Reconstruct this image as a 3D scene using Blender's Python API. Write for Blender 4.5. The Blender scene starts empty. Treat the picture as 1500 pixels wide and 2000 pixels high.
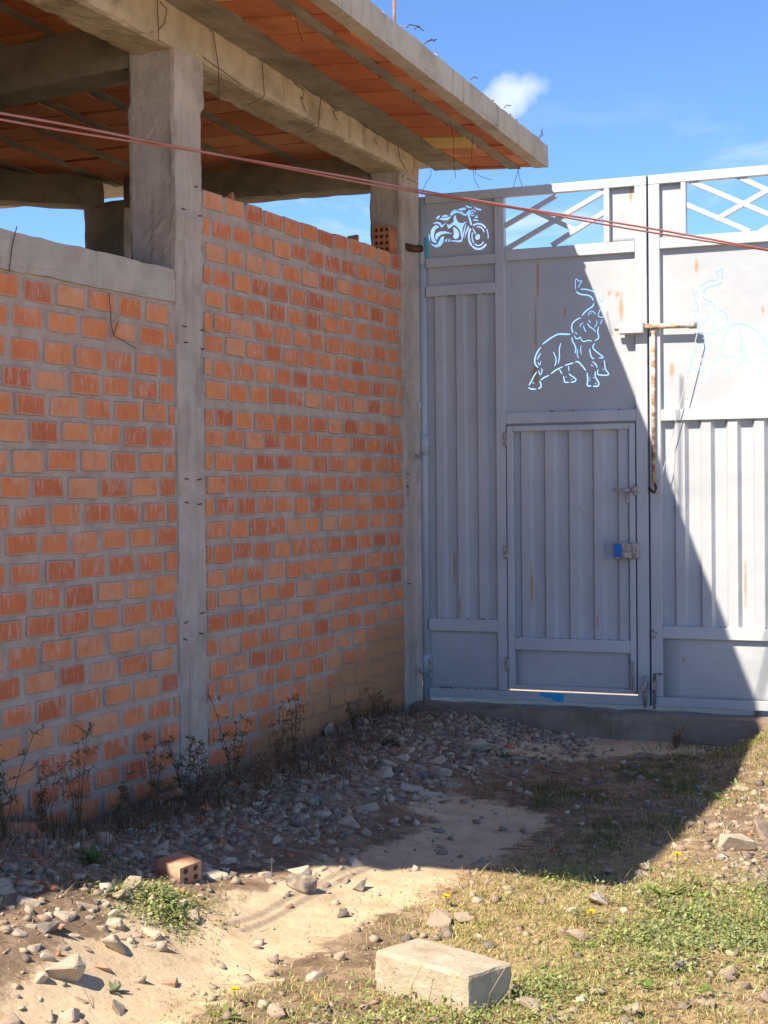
import bpy, bmesh, math, random
import numpy as np
from mathutils import Vector, Matrix, noise

# ------------------------------------------------------------------ camera
F = 3130.0                                   # focal length in photo pixels (1500 x 2000)
YAW = math.radians(23.3); PITCH = -math.atan(48 / F); ROLL = math.radians(-0.55)
_f = np.array([-math.sin(YAW) * math.cos(PITCH), math.cos(YAW) * math.cos(PITCH), math.sin(PITCH)])
_r = np.array([math.cos(YAW), math.sin(YAW), 0.0]); _u = np.cross(_r, _f)
RT = _r * math.cos(ROLL) + _u * math.sin(ROLL)
UP = -_r * math.sin(ROLL) + _u * math.cos(ROLL)
def ray(x, y): return _f + RT * (x - 750) / F + UP * (1000 - y) / F
CAM = -ray(814, 1358) * 11.0                 # the foot of the gate's hinge post is the origin
def onX(x, y, X=0.0): d = ray(x, y); return CAM + d * (X - CAM[0]) / d[0]
def onY(x, y, Y=0.0): d = ray(x, y); return CAM + d * (Y - CAM[1]) / d[1]
def onZ(x, y, Z=0.0): d = ray(x, y); return CAM + d * (Z - CAM[2]) / d[2]

sc = bpy.context.scene
C = sc.collection
cam = bpy.data.cameras.new('camera'); camo = bpy.data.objects.new('camera', cam); C.objects.link(camo)
cam.sensor_fit = 'VERTICAL'; cam.sensor_height = 24.0; cam.sensor_width = 18.0
cam.lens = 24.0 * F / 2000.0
cam.clip_end = 3000; cam.clip_start = 0.05
M = Matrix.Identity(4)
for i in range(3):
    M[i][0] = RT[i]; M[i][1] = UP[i]; M[i][2] = -_f[i]; M[i][3] = CAM[i]
camo.matrix_world = M
sc.camera = camo

# ------------------------------------------------------------------ sun and sky
SUN = Vector((0.475, 1.0, -1.262)).normalized()           # direction the light travels
ELEV = math.asin(-SUN.z); AZ = math.atan2(-SUN.x, -SUN.y)
sun = bpy.data.lights.new('sun', 'SUN'); suno = bpy.data.objects.new('sun', sun); C.objects.link(suno)
sun.energy = 2.5; sun.angle = math.radians(0.5); sun.color = (1.0, 0.90, 0.76)
suno.rotation_euler = SUN.to_track_quat('-Z', 'Y').to_euler(); suno.location = (-6, -14, 16)

w = bpy.data.worlds.new('World'); sc.world = w; w.use_nodes = True
nt = w.node_tree; nt.nodes.clear()
def N(tree, t, **k):
    n = tree.nodes.new(t)
    for a, b in k.items(): setattr(n, a, b)
    return n
def L(tree, a, b): tree.links.new(a, b)
sky = N(nt, 'ShaderNodeTexSky'); sky.sky_type = 'NISHITA'; sky.sun_disc = False
sky.sun_elevation = ELEV; sky.sun_rotation = AZ; sky.altitude = 3800; sky.air_density = 1.0; sky.dust_density = 0.0; sky.ozone_density = 8.0
tc = N(nt, 'ShaderNodeTexCoord')
cm = N(nt, 'ShaderNodeMapping'); cm.inputs['Scale'].default_value = (5, 5, 16); L(nt, tc.outputs['Generated'], cm.inputs['Vector'])
cn = N(nt, 'ShaderNodeTexNoise'); cn.inputs['Scale'].default_value = 1.3; cn.inputs['Detail'].default_value = 7; cn.inputs['Roughness'].default_value = 0.6; cn.inputs['Distortion'].default_value = 0.6
L(nt, cm.outputs[0], cn.inputs['Vector'])
cr = N(nt, 'ShaderNodeMapRange'); cr.inputs[1].default_value = 0.52; cr.inputs[2].default_value = 0.78; L(nt, cn.outputs['Fac'], cr.inputs[0])
sx = N(nt, 'ShaderNodeSeparateXYZ'); L(nt, tc.outputs['Generated'], sx.inputs[0])
lowb = N(nt, 'ShaderNodeMapRange'); lowb.inputs[1].default_value = 0.24; lowb.inputs[2].default_value = 0.14; L(nt, sx.outputs[2], lowb.inputs[0])
wis = N(nt, 'ShaderNodeMath', operation='MULTIPLY'); L(nt, cr.outputs[0], wis.inputs[0]); L(nt, lowb.outputs[0], wis.inputs[1])
# one small torn cloud above the gate
cdir = ray(1005, 188); cdir = cdir / np.linalg.norm(cdir)
sub = N(nt, 'ShaderNodeVectorMath', operation='SUBTRACT'); L(nt, tc.outputs['Generated'], sub.inputs[0]); sub.inputs[1].default_value = tuple(cdir)
wn = N(nt, 'ShaderNodeTexNoise'); wn.inputs['Scale'].default_value = 30; wn.inputs['Detail'].default_value = 5; L(nt, tc.outputs['Generated'], wn.inputs['Vector'])
wv = N(nt, 'ShaderNodeVectorMath', operation='SUBTRACT'); L(nt, wn.outputs['Color'], wv.inputs[0]); wv.inputs[1].default_value = (.5, .5, .5)
ws = N(nt, 'ShaderNodeVectorMath', operation='SCALE'); L(nt, wv.outputs[0], ws.inputs[0]); ws.inputs['Scale'].default_value = 0.034
wa = N(nt, 'ShaderNodeVectorMath', operation='ADD'); L(nt, sub.outputs[0], wa.inputs[0]); L(nt, ws.outputs[0], wa.inputs[1])
def dotn(v):
    d = N(nt, 'ShaderNodeVectorMath', operation='DOT_PRODUCT'); L(nt, wa.outputs[0], d.inputs[0]); d.inputs[1].default_value = tuple(v); return d
e1 = dotn((RT * .86 + UP * .5) / 0.021); e2 = dotn((-RT * .5 + UP * .86) / 0.0095)
m1 = N(nt, 'ShaderNodeMath', operation='POWER'); L(nt, e1.outputs['Value'], m1.inputs[0]); m1.inputs[1].default_value = 2
m2 = N(nt, 'ShaderNodeMath', operation='POWER'); L(nt, e2.outputs['Value'], m2.inputs[0]); m2.inputs[1].default_value = 2
ms = N(nt, 'ShaderNodeMath', operation='ADD'); L(nt, m1.outputs[0], ms.inputs[0]); L(nt, m2.outputs[0], ms.inputs[1])
mr = N(nt, 'ShaderNodeMapRange'); mr.inputs[1].default_value = 1.5; mr.inputs[2].default_value = -0.3; L(nt, ms.outputs[0], mr.inputs[0]); mr.inputs[4].default_value = 0.9
mx = N(nt, 'ShaderNodeMath', operation='MAXIMUM'); L(nt, wis.outputs[0], mx.inputs[0]); L(nt, mr.outputs[0], mx.inputs[1])
mix = N(nt, 'ShaderNodeMix', data_type='RGBA'); L(nt, mx.outputs[0], mix.inputs[0]); L(nt, sky.outputs[0], mix.inputs[6]); mix.inputs[7].default_value = (4.2, 4.5, 4.9, 1)
bg = N(nt, 'ShaderNodeBackground'); bg.inputs[1].default_value = 0.064; L(nt, mix.outputs[2], bg.inputs[0])
wo = N(nt, 'ShaderNodeOutputWorld'); L(nt, bg.outputs[0], wo.inputs[0])

vs = sc.view_settings
vs.view_transform = 'Standard'; vs.look = 'None'; vs.exposure = 2.0; vs.gamma = 1.0; vs.use_curve_mapping = False

sc.cycles.max_bounces = 6; sc.cycles.diffuse_bounces = 4; sc.cycles.glossy_bounces = 2; sc.cycles.transmission_bounces = 2; sc.cycles.caustics_reflective = False

# ------------------------------------------------------------------ materials
MATS = {}
class NB:
    """small node-graph builder"""
    def __init__(s, name):
        s.m = bpy.data.materials.new(name); s.m.use_nodes = True; s.t = s.m.node_tree
        s.b = s.t.nodes['Principled BSDF']; MATS[name] = s.m
        s.tc = None; s.geo = None; s.oi = None
    def n(s, t, **k): return N(s.t, t, **k)
    def l(s, a, b):
        s.t.links.new(a, b)
    def pos(s):
        if not s.geo: s.geo = s.n('ShaderNodeNewGeometry')
        return s.geo.outputs['Position']
    def tco(s, o):
        if not s.tc: s.tc = s.n('ShaderNodeTexCoord')
        return s.tc.outputs[o]
    def rnd(s):
        if not s.oi: s.oi = s.n('ShaderNodeObjectInfo')
        return s.oi.outputs['Random']
    def noise(s, vec, scale, detail=4, rough=.55, stretch=None, dist=0, col=False):
        if stretch:
            mp = s.n('ShaderNodeMapping'); mp.inputs['Scale'].default_value = stretch; s.l(vec, mp.inputs[0]); vec = mp.outputs[0]
        n = s.n('ShaderNodeTexNoise'); n.inputs['Scale'].default_value = scale; n.inputs['Detail'].default_value = detail
        n.inputs['Roughness'].default_value = rough; n.inputs['Distortion'].default_value = dist
        s.l(vec, n.inputs['Vector']); return n.outputs['Color' if col else 'Fac']
    def ramp(s, fac, stops):
        r = s.n('ShaderNodeValToRGB'); e = r.color_ramp.elements
        while len(e) < len(stops): e.new(0.5)
        for el, (p, c) in zip(e, stops): el.position = p; el.color = (*c, 1) if len(c) == 3 else c
        s.l(fac, r.inputs[0]); return r.outputs[0]
    def rng(s, v, a, b, c=0, d=1):
        r = s.n('ShaderNodeMapRange'); r.interpolation_type = 'SMOOTHSTEP'
        for i, x in enumerate((a, b, c, d)): r.inputs[i + 1].default_value = x
        s.l(v, r.inputs[0]); return r.outputs[0]
    def math(s, op, a, b=None):
        m = s.n('ShaderNodeMath', operation=op)
        for i, v in enumerate((a, b)):
            if v is None: continue
            if isinstance(v, (int, float)): m.inputs[i].default_value = v
            else: s.l(v, m.inputs[i])
        return m.outputs[0]
    def mix(s, fac, a, b, mode='MIX'):
        m = s.n('ShaderNodeMix', data_type='RGBA', blend_type=mode)
        for i, v in ((0, fac), (6, a), (7, b)):
            if isinstance(v, (int, float)): m.inputs[i].default_value = v
            elif isinstance(v, tuple): m.inputs[i].default_value = (*v, 1)
            else: s.l(v, m.inputs[i])
        return m.outputs[2]
    def sep(s, v):
        x = s.n('ShaderNodeSeparateXYZ'); s.l(v, x.inputs[0]); return x.outputs
    def attr(s, name):
        a = s.n('ShaderNodeAttribute'); a.attribute_name = name; return a.outputs
    def out(s, col, rough=.85, bump=None, strength=.4, dist=.01, spec=.3, metal=0):
        if isinstance(col, tuple): s.b.inputs['Base Color'].default_value = (*col, 1)
        else: s.l(col, s.b.inputs['Base Color'])
        if isinstance(rough, (int, float)): s.b.inputs['Roughness'].default_value = rough
        else: s.l(rough, s.b.inputs['Roughness'])
        s.b.inputs['Specular IOR Level'].default_value = spec; s.b.inputs['Metallic'].default_value = metal
        if bump is not None:
            bn = s.n('ShaderNodeBump'); bn.inputs['Strength'].default_value = strength; bn.inputs['Distance'].default_value = dist
            s.l(bump, bn.inputs['Height']); s.l(bn.outputs[0], s.b.inputs['Normal'])
        return s.m

def wall_wash(b):
    """tan mud wash over the foot of the wall next to the gate: 0..1"""
    p = b.sep(b.pos())
    lim = b.math('ADD', b.math('MULTIPLY', p[1], 0.235), 0.62)
    nn = b.noise(b.pos(), 3.0, 4)
    h = b.math('ADD', b.math('SUBTRACT', lim, p[2]), b.math('MULTIPLY', b.math('SUBTRACT', nn, .5), .55))
    return b.rng(h, -.07, .12)
def foot_dirt(b):
    p = b.sep(b.pos()); nn = b.noise(b.pos(), 6, 3)
    return b.rng(b.math('ADD', p[2], b.math('MULTIPLY', nn, .35)), .42, .02)

def mk_brick(name, wash=True, dull=1.0):
    b = NB(name); P = b.pos()
    base = b.ramp(b.rnd(), [(0, (.44*dull, .120*dull, .055*dull)), (.2, (.54*dull, .165*dull, .068*dull)), (.6, (.61*dull, .205*dull, .080*dull)), (.85, (.63*dull, .245*dull, .10*dull)), (1, (.58*dull, .27*dull, .145*dull))])
    n1 = b.noise(P, 9, 5)
    base = b.mix(b.rng(n1, .40, .75, 0, .5), base, (.43*dull, .115*dull, .05*dull))
    g = b.sep(b.tco('Generated'))
    st = b.noise(P, 24, 5, .65, (1, 1.5, .6))
    up = b.math('MULTIPLY', b.math('ADD', g[2], .1), .12)
    blot = b.noise(P, 7, 3, .5)
    sc_ = b.math('ADD', b.math('ADD', st, up), b.math('MULTIPLY', b.math('SUBTRACT', blot, .5), .5))
    sm = b.rng(sc_, .58, .76, 0, .62)
    base = b.mix(sm, base, (.58, .40, .30))
    base = b.mix(b.rng(b.noise(P, 4.5, 6, .7, (1, 1, .8)), .56, .70, 0, .38), base, (.50, .375, .30))
    base = b.mix(b.rng(b.noise(P, 60, 3, .5, (1, 1.6, .12)), .56, .74, 0, .35), base, (.62, .42, .31))
    ey = b.math('ABSOLUTE', b.math('SUBTRACT', g[1], .5)); ez = b.math('ABSOLUTE', b.math('SUBTRACT', g[2], .5))
    edge = b.math('MAXIMUM', b.rng(ey, .38, .52), b.rng(ez, .30, .52))
    en = b.noise(P, 38, 5, .65)
    base = b.mix(b.math('MULTIPLY', b.rng(b.math('ADD', edge, en), .84, 1.10), .8), base, (.44, .34, .28))
    if wash:
        base = b.mix(b.math('MULTIPLY', wall_wash(b), .93), base, (.44, .245, .125))
        base = b.mix(b.math('MULTIPLY', foot_dirt(b), .45), base, (.17, .09, .06))
    return b.out(base, .9, b.noise(P, 90, 5, .6, (1, 1.6, .6)), .35, .006, .15)
mk_brick('brick', True, 1.14); mk_brick('brick_dull', False, .8)

b = NB('mortar'); P = b.pos()
c = b.ramp(b.noise(P, 7, 6, .6), [(.3, (.37, .285, .23)), (.5, (.48, .38, .31)), (.72, (.56, .455, .385))])
c = b.mix(b.math('MULTIPLY', wall_wash(b), .92), c, (.43, .255, .14))
c = b.mix(b.math('MULTIPLY', foot_dirt(b), .5), c, (.15, .10, .075))
b.out(c, .95, b.noise(P, 60, 7, .7), .8, .012, .1)

def mk_conc(name, stretch, a, bb, cc, drip=True):
    b = NB(name); P = b.pos()
    c = b.ramp(b.noise(P, 4, 7, .62), [(.28, a), (.5, bb), (.75, cc)])
    form = b.noise(P, 6, 4, .6, stretch)
    c = b.mix(b.rng(form, .5, .75, 0, .26), c, tuple(x * .6 for x in a))
    c = b.mix(b.rng(b.noise(P, 2.3, 6, .7), .52, .72, 0, .5), c, tuple(x * .55 for x in a))
    c = b.mix(b.rng(b.noise(P, 110, 2, .5), .68, .76, 0, .6), c, (.07, .055, .045))
    c = b.mix(b.rng(b.noise(P, 40, 4, .7), .6, .8, 0, .45), c, tuple(min(.8, x * 1.35) for x in cc))
    if drip:
        d = b.noise(P, 10, 3, .5, (1.4, 1.4, .12)); c = b.mix(b.rng(d, .58, .75, 0, .4), c, (.12, .095, .075))
    h = b.math('ADD', b.noise(P, 30, 8, .75), b.math('MULTIPLY', form, .35))
    return b.out(c, .93, h, .7, .01, .15)
mk_conc('concrete_column', (5, 5, .22), (.38, .315, .26), (.48, .405, .34), (.57, .495, .42))
mk_conc('concrete_beam', (3, .9, 3), (.38, .30, .205), (.49, .395, .28), (.58, .49, .37))
mk_conc('concrete_slab', (5, 5, .5), (.42, .36, .27), (.52, .455, .355), (.60, .53, .43))
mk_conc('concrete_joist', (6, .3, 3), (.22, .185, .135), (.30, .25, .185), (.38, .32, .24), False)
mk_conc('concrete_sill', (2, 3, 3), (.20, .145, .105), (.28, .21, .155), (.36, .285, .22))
mk_conc('concrete_cap', (3, .5, 4), (.36, .31, .255), (.46, .405, .34), (.55, .49, .42))

b = NB('ceiling_clay'); P = b.pos()
c = b.ramp(b.rnd(), [(0, (.46, .135, .058)), (.5, (.56, .195, .08)), (1, (.60, .25, .12))])
c = b.mix(b.rng(b.noise(P, 5, 5, .6, (1, .6, 1)), .45, .75, 0, .6), c, (.30, .085, .045))
ln = b.noise(P, 30, 2, .5, (.35, 3, 1)); c = b.mix(b.rng(ln, .55, .8, 0, .35), c, (.58, .36, .24))
b.out(c, .9, b.noise(P, 40, 4, .6, (.3, 3, 1)), .4, .006, .15)
b = NB('foam_yellow'); P = b.pos()
b.out(b.ramp(b.noise(P, 6, 4), [(.3, (.55, .33, .09)), (.7, (.66, .46, .18))]), .85, b.noise(P, 60, 3), .2, .004, .2)
b = NB('rusty_iron'); P = b.pos()
b.out(b.ramp(b.noise(P, 40, 4), [(.3, (.06, .03, .02)), (.7, (.16, .07, .035))]), .85, None, spec=.2)

# ---- gate paint with rust in real places (points on the sheet, px in the photograph)
RUST = [(1050, 545, .012, .16), (1046, 640, .010, .2), (1213, 600, .018, .10), (1205, 575, .018, .03), (1190, 573, .014, .02),
        (1232, 380, .014, .05), (1245, 383, .009, .03), (1360, 520, .014, .05), (1312, 722, .016, .07), (1455, 1140, .010, .20),
        (1039, 1145, .010, .17), (1168, 1215, .010, .07), (886, 1105, .011, .12), (900, 1185, .012, .10), (1268, 545, .012, .2), (1103, 610, .010, .05),
        (987, 935, .012, .07), (1335, 1288, .014, .02), (1045, 730, .03, .09), (1490, 605, .010, .03), (1180, 712, .03, .015)]
def mk_paint(name, ca, cb, rustspots=True, amt=1.0):
    b = NB(name); P = b.pos()
    c = b.mix(b.rng(b.noise(P, 1.6, 4, .6), .3, .7), ca, cb)
    c = b.mix(b.rng(b.noise(P, 14, 3, .5, (2.4, 1, .09)), .55, .8, 0, .30), c, (.40, .40, .37))
    n0 = b.noise(P, 24, 5, .65, (1, 1, .55))
    dirt = b.sep(P)
    c = b.mix(b.math('MULTIPLY', b.rng(b.math('ADD', dirt[2], b.math('MULTIPLY', n0, .7)), .85, .15), .35), c, (.30, .27, .23))
    rn = b.noise(P, 34, 4, .7, (1.4, 1, .35)); rs = b.rng(rn, .73, .80, 0, .55 * amt)
    if rustspots:
        for (x, y, rx, rz) in RUST:
            q = onY(x, y)
            vm = b.n('ShaderNodeVectorMath', operation='SUBTRACT'); b.l(P, vm.inputs[0]); vm.inputs[1].default_value = (q[0], 0, q[2])
            vs_ = b.n('ShaderNodeVectorMath', operation='MULTIPLY'); b.l(vm.outputs[0], vs_.inputs[0]); vs_.inputs[1].default_value = (1 / rx, 0, 1 / rz)
            ln_ = b.n('ShaderNodeVectorMath', operation='LENGTH'); b.l(vs_.outputs[0], ln_.inputs[0])
            v = b.math('ADD', ln_.outputs['Value'], b.math('MULTIPLY', b.math('SUBTRACT', n0, .5), 1.9))
            rs = b.math('MAXIMUM', rs, b.rng(v, 1.25, .2, 0, .78))
    c = b.mix(rs, c, b.mix(n0, (.52, .29, .08), (.30, .135, .045)))
    rough = b.math('ADD', b.math('MULTIPLY', rs, .35), .42)
    return b.out(c, rough, b.noise(P, 3.2, 3, .55), .3, .035, .35)
mk_paint('gate_paint', (.40, .425, .445), (.475, .495, .51))
mk_paint('gate_paint_bar', (.43, .46, .485), (.51, .535, .55), False)
mk_paint('post_paint', (.36, .43, .48), (.46, .50, .53), False, .6)
b = NB('hardware_steel'); P = b.pos()
b.out(b.ramp(b.noise(P, 45, 5, .7), [(.35, (.16, .10, .07)), (.5, (.34, .31, .28)), (.65, (.55, .53, .50))]), .5, None, spec=.5, metal=.2)
b = NB('rusty_rod'); P = b.pos()
b.out(b.ramp(b.noise(P, 14, 5, .7, (1, 1, 2)), [(.38, (.26, .11, .045)), (.5, (.45, .30, .19)), (.62, (.66, .62, .56))]), .6, None, spec=.4)
NB('blue_paint').out((.02, .16, .52), .5)
NB('cyan_paint').out((.02, .34, .62), .6)
NB('teal_paint').out((.06, .42, .55), .5)
NB('old_blue').out((.03, .055, .14), .6)
NB('cord').out((.55, .55, .55), .6)
b = NB('cable_red'); b.out(b.ramp(b.noise(b.pos(), 3, 3), [(.3, (.34, .12, .095)), (.7, (.46, .20, .165))]), .55, None, spec=.4)

# ---- ground: soil kinds come from the mesh attribute 'kind' (r sand track, g grass litter, b rubble)
b = NB('ground_soil'); P = b.pos()
k = b.sep(b.attr('kind')['Vector'])
sand = b.ramp(b.noise(P, 5, 10, .72), [(.3, (.37, .265, .165)), (.45, (.50, .38, .245)), (.58, (.57, .445, .29)), (.72, (.62, .50, .34))])
sand = b.mix(b.rng(b.noise(P, 1.7, 6, .65), .48, .70, 0, .55), sand, (.40, .29, .19))
soil = b.ramp(b.noise(P, 9, 8, .65), [(.3, (.115, .075, .05)), (.5, (.22, .15, .10)), (.68, (.36, .26, .17))])
litter = b.ramp(b.noise(P, 14, 7, .7), [(.3, (.17, .115, .065)), (.48, (.32, .225, .12)), (.62, (.44, .33, .18)), (.75, (.28, .26, .10))])
rub = b.ramp(b.noise(P, 26, 9, .78), [(.3, (.10, .072, .055)), (.46, (.21, .155, .115)), (.58, (.34, .265, .195)), (.72, (.46, .37, .275))])
br = b.math('MULTIPLY', b.math('SUBTRACT', b.noise(P, 7, 8, .72), .5), 2.0)
c = b.mix(b.rng(b.math('ADD', k[1], br), .3, .7), soil, litter)
c = b.mix(b.rng(b.math('ADD', k[2], br), .3, .7), c, rub)
c = b.mix(b.rng(b.math('ADD', k[0], br), .32, .68), c, sand)
c = b.mix(b.rng(b.noise(P, 75, 5, .7), .56, .70, 0, .6), c, (.16, .11, .075))
h = b.math('ADD', b.noise(P, 7, 9, .72), b.math('MULTIPLY', b.noise(P, 150, 3, .6), .12))
b.out(c, .97, h, .55, .03, .08)

def mk_stone(name, stops):
    b = NB(name); P = b.pos()
    c = b.ramp(b.rnd(), stops)
    c = b.mix(b.rng(b.noise(P, 16, 6, .65), .3, .62, 0, .75), c, (.42, .325, .225))
    c = b.mix(b.rng(b.noise(P, 70, 4, .7), .55, .75, 0, .4), c, (.08, .06, .055))
    return b.out(c, .92, b.noise(P, 55, 6, .7), .6, .01, .15)
mk_stone('stone', [(0, (.14, .12, .11)), (.3, (.25, .20, .165)), (.6, (.34, .26, .195)), (.85, (.44, .35, .26)), (1, (.30, .19, .14))])
mk_stone('stone_pale', [(0, (.40, .34, .27)), (1, (.50, .43, .34))])
mk_stone('stone_dark', [(0, (.085, .085, .095)), (1, (.15, .14, .14))])
mk_stone('stone_red', [(0, (.23, .155, .125)), (1, (.32, .235, .185))])
mk_stone('clay_bit', [(0, (.44, .14, .06)), (1, (.52, .20, .10))])
b = NB('gravel'); P = b.pos(); a = b.attr('tint')
c = b.mix(b.rng(b.noise(P, 60, 4, .7), .4, .7, 0, .4), a['Color'], (.30, .24, .18)); b.out(c, .95, b.noise(P, 90, 4), .4, .005, .1)
def mk_leaf(name):
    b = NB(name); a = b.attr('tint')
    b.out(a['Color'], .7, None, spec=.2)
    b.b.inputs['Transmission Weight'].default_value = 0
    tr = b.n('ShaderNodeBsdfTranslucent'); b.l(a['Color'], tr.inputs[0])
    mxs = b.n('ShaderNodeMixShader'); mxs.inputs[0].default_value = .28
    o = [n for n in b.t.nodes if n.type == 'OUTPUT_MATERIAL'][0]
    b.l(b.b.outputs[0], mxs.inputs[1]); b.l(tr.outputs[0], mxs.inputs[2]); b.l(mxs.outputs[0], o.inputs[0])
mk_leaf('foliage')
NB('petal').out((.75, .48, .01), .6)
b = NB('block_concrete'); P = b.pos()
c = b.ramp(b.noise(P, 9, 7, .62), [(.3, (.44, .355, .245)), (.5, (.55, .455, .33)), (.72, (.61, .53, .405))])
c = b.mix(b.rng(b.noise(P, 7, 4, .6), .52, .7, 0, .45), c, (.33, .31, .28))
c = b.mix(b.rng(b.noise(P, 60, 4, .7), .63, .72, 0, .55), c, (.20, .15, .10))
c = b.mix(b.rng(b.noise(P, 5, 5, .7), .54, .70, 0, .35), c, (.36, .27, .17))
b.out(c, .95, b.noise(P, 60, 8, .78), .9, .012, .1)

# ------------------------------------------------------------------ helpers
R = random.Random(7)
def obj(name, me, mat=None, parent=None):
    o = bpy.data.objects.new(name, me); C.objects.link(o)
    if mat and not me.materials: me.materials.append(MATS[mat])
    if parent: o.parent = parent
    return o
def bmo(name, bm, mat, parent=None, smooth=False):
    me = bpy.data.meshes.new(name); bmesh.ops.recalc_face_normals(bm, faces=bm.faces); bm.to_mesh(me); bm.free()
    if smooth: me.polygons.foreach_set('use_smooth', [True] * len(me.polygons))
    return obj(name, me, mat, parent)
def tag(o, label=None, cat=None, group=None, kind=None):
    if label: o['label'] = label
    if cat: o['category'] = cat
    if group: o['group'] = group
    if kind: o['kind'] = kind
    return o
def empty(name, loc, label, cat, group=None):
    o = bpy.data.objects.new(name, None); C.objects.link(o); o.location = loc; o.empty_display_size = .1
    return tag(o, label, cat, group)
def child(o, p):
    """parent keeping world placement (the things here are only translated)"""
    o.parent = p; o.matrix_parent_inverse = Matrix.Translation(-Vector(p.location)); return o
def box_bm(bm, x0, x1, y0, y1, z0, z1, bev=0.0):
    r = bmesh.ops.create_cube(bm, size=1.0)
    for v in r['verts']:
        v.co = Vector(((x0 + x1) / 2 + v.co.x * (x1 - x0), (y0 + y1) / 2 + v.co.y * (y1 - y0), (z0 + z1) / 2 + v.co.z * (z1 - z0)))
    if bev:
        es = list({e for v in r['verts'] for e in v.link_edges})
        bmesh.ops.bevel(bm, geom=es, offset=bev, segments=1, affect='EDGES')
def box(name, x0, x1, y0, y1, z0, z1, mat, parent=None, bev=0.003):
    bm = bmesh.new(); box_bm(bm, x0, x1, y0, y1, z0, z1, bev); o = bmo(name, bm, mat)
    if parent: child(o, parent)
    return o
def tube_bm(bm, pts, r, seg=6):
    pts = [Vector(p) for p in pts]; rings = []
    rr = r if isinstance(r, (list, tuple)) else [r] * len(pts)
    for i, p in enumerate(pts):
        t = (pts[min(i + 1, len(pts) - 1)] - pts[max(i - 1, 0)]).normalized()
        a = t.cross(Vector((.31, .2, .93))).normalized(); c_ = t.cross(a)
        rings.append([bm.verts.new(p + (a * math.cos(2 * math.pi * k / seg) + c_ * math.sin(2 * math.pi * k / seg)) * rr[i]) for k in range(seg)])
    for i in range(len(rings) - 1):
        for k in range(seg):
            bm.faces.new((rings[i][k], rings[i][(k + 1) % seg], rings[i + 1][(k + 1) % seg], rings[i + 1][k]))
    bm.faces.new(rings[0][::-1]); bm.faces.new(rings[-1])
def tube(name, pts, r, mat, parent=None, seg=6):
    bm = bmesh.new(); tube_bm(bm, pts, r, seg); o = bmo(name, bm, mat, None, True)
    if parent: child(o, parent)
    return o
def rough_box(name, x0, x1, y0, y1, z0, z1, step, amp, mat, parent=None, fn=None, seed=0, freq=6.0, chip=0.0):
    """box cut into a grid whose skin wobbles like cast concrete"""
    nx, ny, nz = [max(1, int(round((b_ - a_) / step))) for a_, b_ in ((x0, x1), (y0, y1), (z0, z1))]
    bm = bmesh.new(); V = {}
    def vert(i, j, k):
        if (i, j, k) in V: return V[(i, j, k)]
        p = Vector((x0 + (x1 - x0) * i / nx, y0 + (y1 - y0) * j / ny, z0 + (z1 - z0) * k / nz))
        ctr = Vector(((x0 + x1) / 2, (y0 + y1) / 2, (z0 + z1) / 2))
        d = noise.noise_vector(p * freq + Vector((seed, 3.1, 7.7))) * amp + noise.noise_vector(p * freq * 3.7 + Vector((seed, 9, 1))) * amp * .5
        on = (i in (0, nx)) + (j in (0, ny)) + (k in (0, nz))
        if on >= 2 and chip:
            inw = Vector((0, 0, 0))
            if i in (0, nx): inw.x = 1 if i == 0 else -1
            if j in (0, ny): inw.y = 1 if j == 0 else -1
            if k in (0, nz): inw.z = 1 if k == 0 else -1
            d += inw * chip * (.35 + max(0, noise.noise(p * 9 + Vector((seed, 0, 0)))) * 1.6)
        q = p + d
        if fn: q = fn(q)
        V[(i, j, k)] = bm.verts.new(q); return V[(i, j, k)]
    def face(a_, b_, c_, d_): bm.faces.new((vert(*a_), vert(*b_), vert(*c_), vert(*d_)))
    for i in range(nx):
        for j in range(ny):
            for k in (0, nz): face((i, j, k), (i + 1, j, k), (i + 1, j + 1, k), (i, j + 1, k))
    for i in range(nx):
        for k in range(nz):
            for j in (0, ny): face((i, j, k), (i + 1, j, k), (i + 1, j, k + 1), (i, j, k + 1))
    for j in range(ny):
        for k in range(nz):
            for i in (0, nx): face((i, j, k), (i, j + 1, k), (i, j + 1, k + 1), (i, j, k + 1))
    o = bmo(name, bm, mat)
    if parent: child(o, parent)
    return o
def sstep(a, b_, x):
    t = np.clip((x - a) / (b_ - a), 0, 1); return t * t * (3 - 2 * t)

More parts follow.
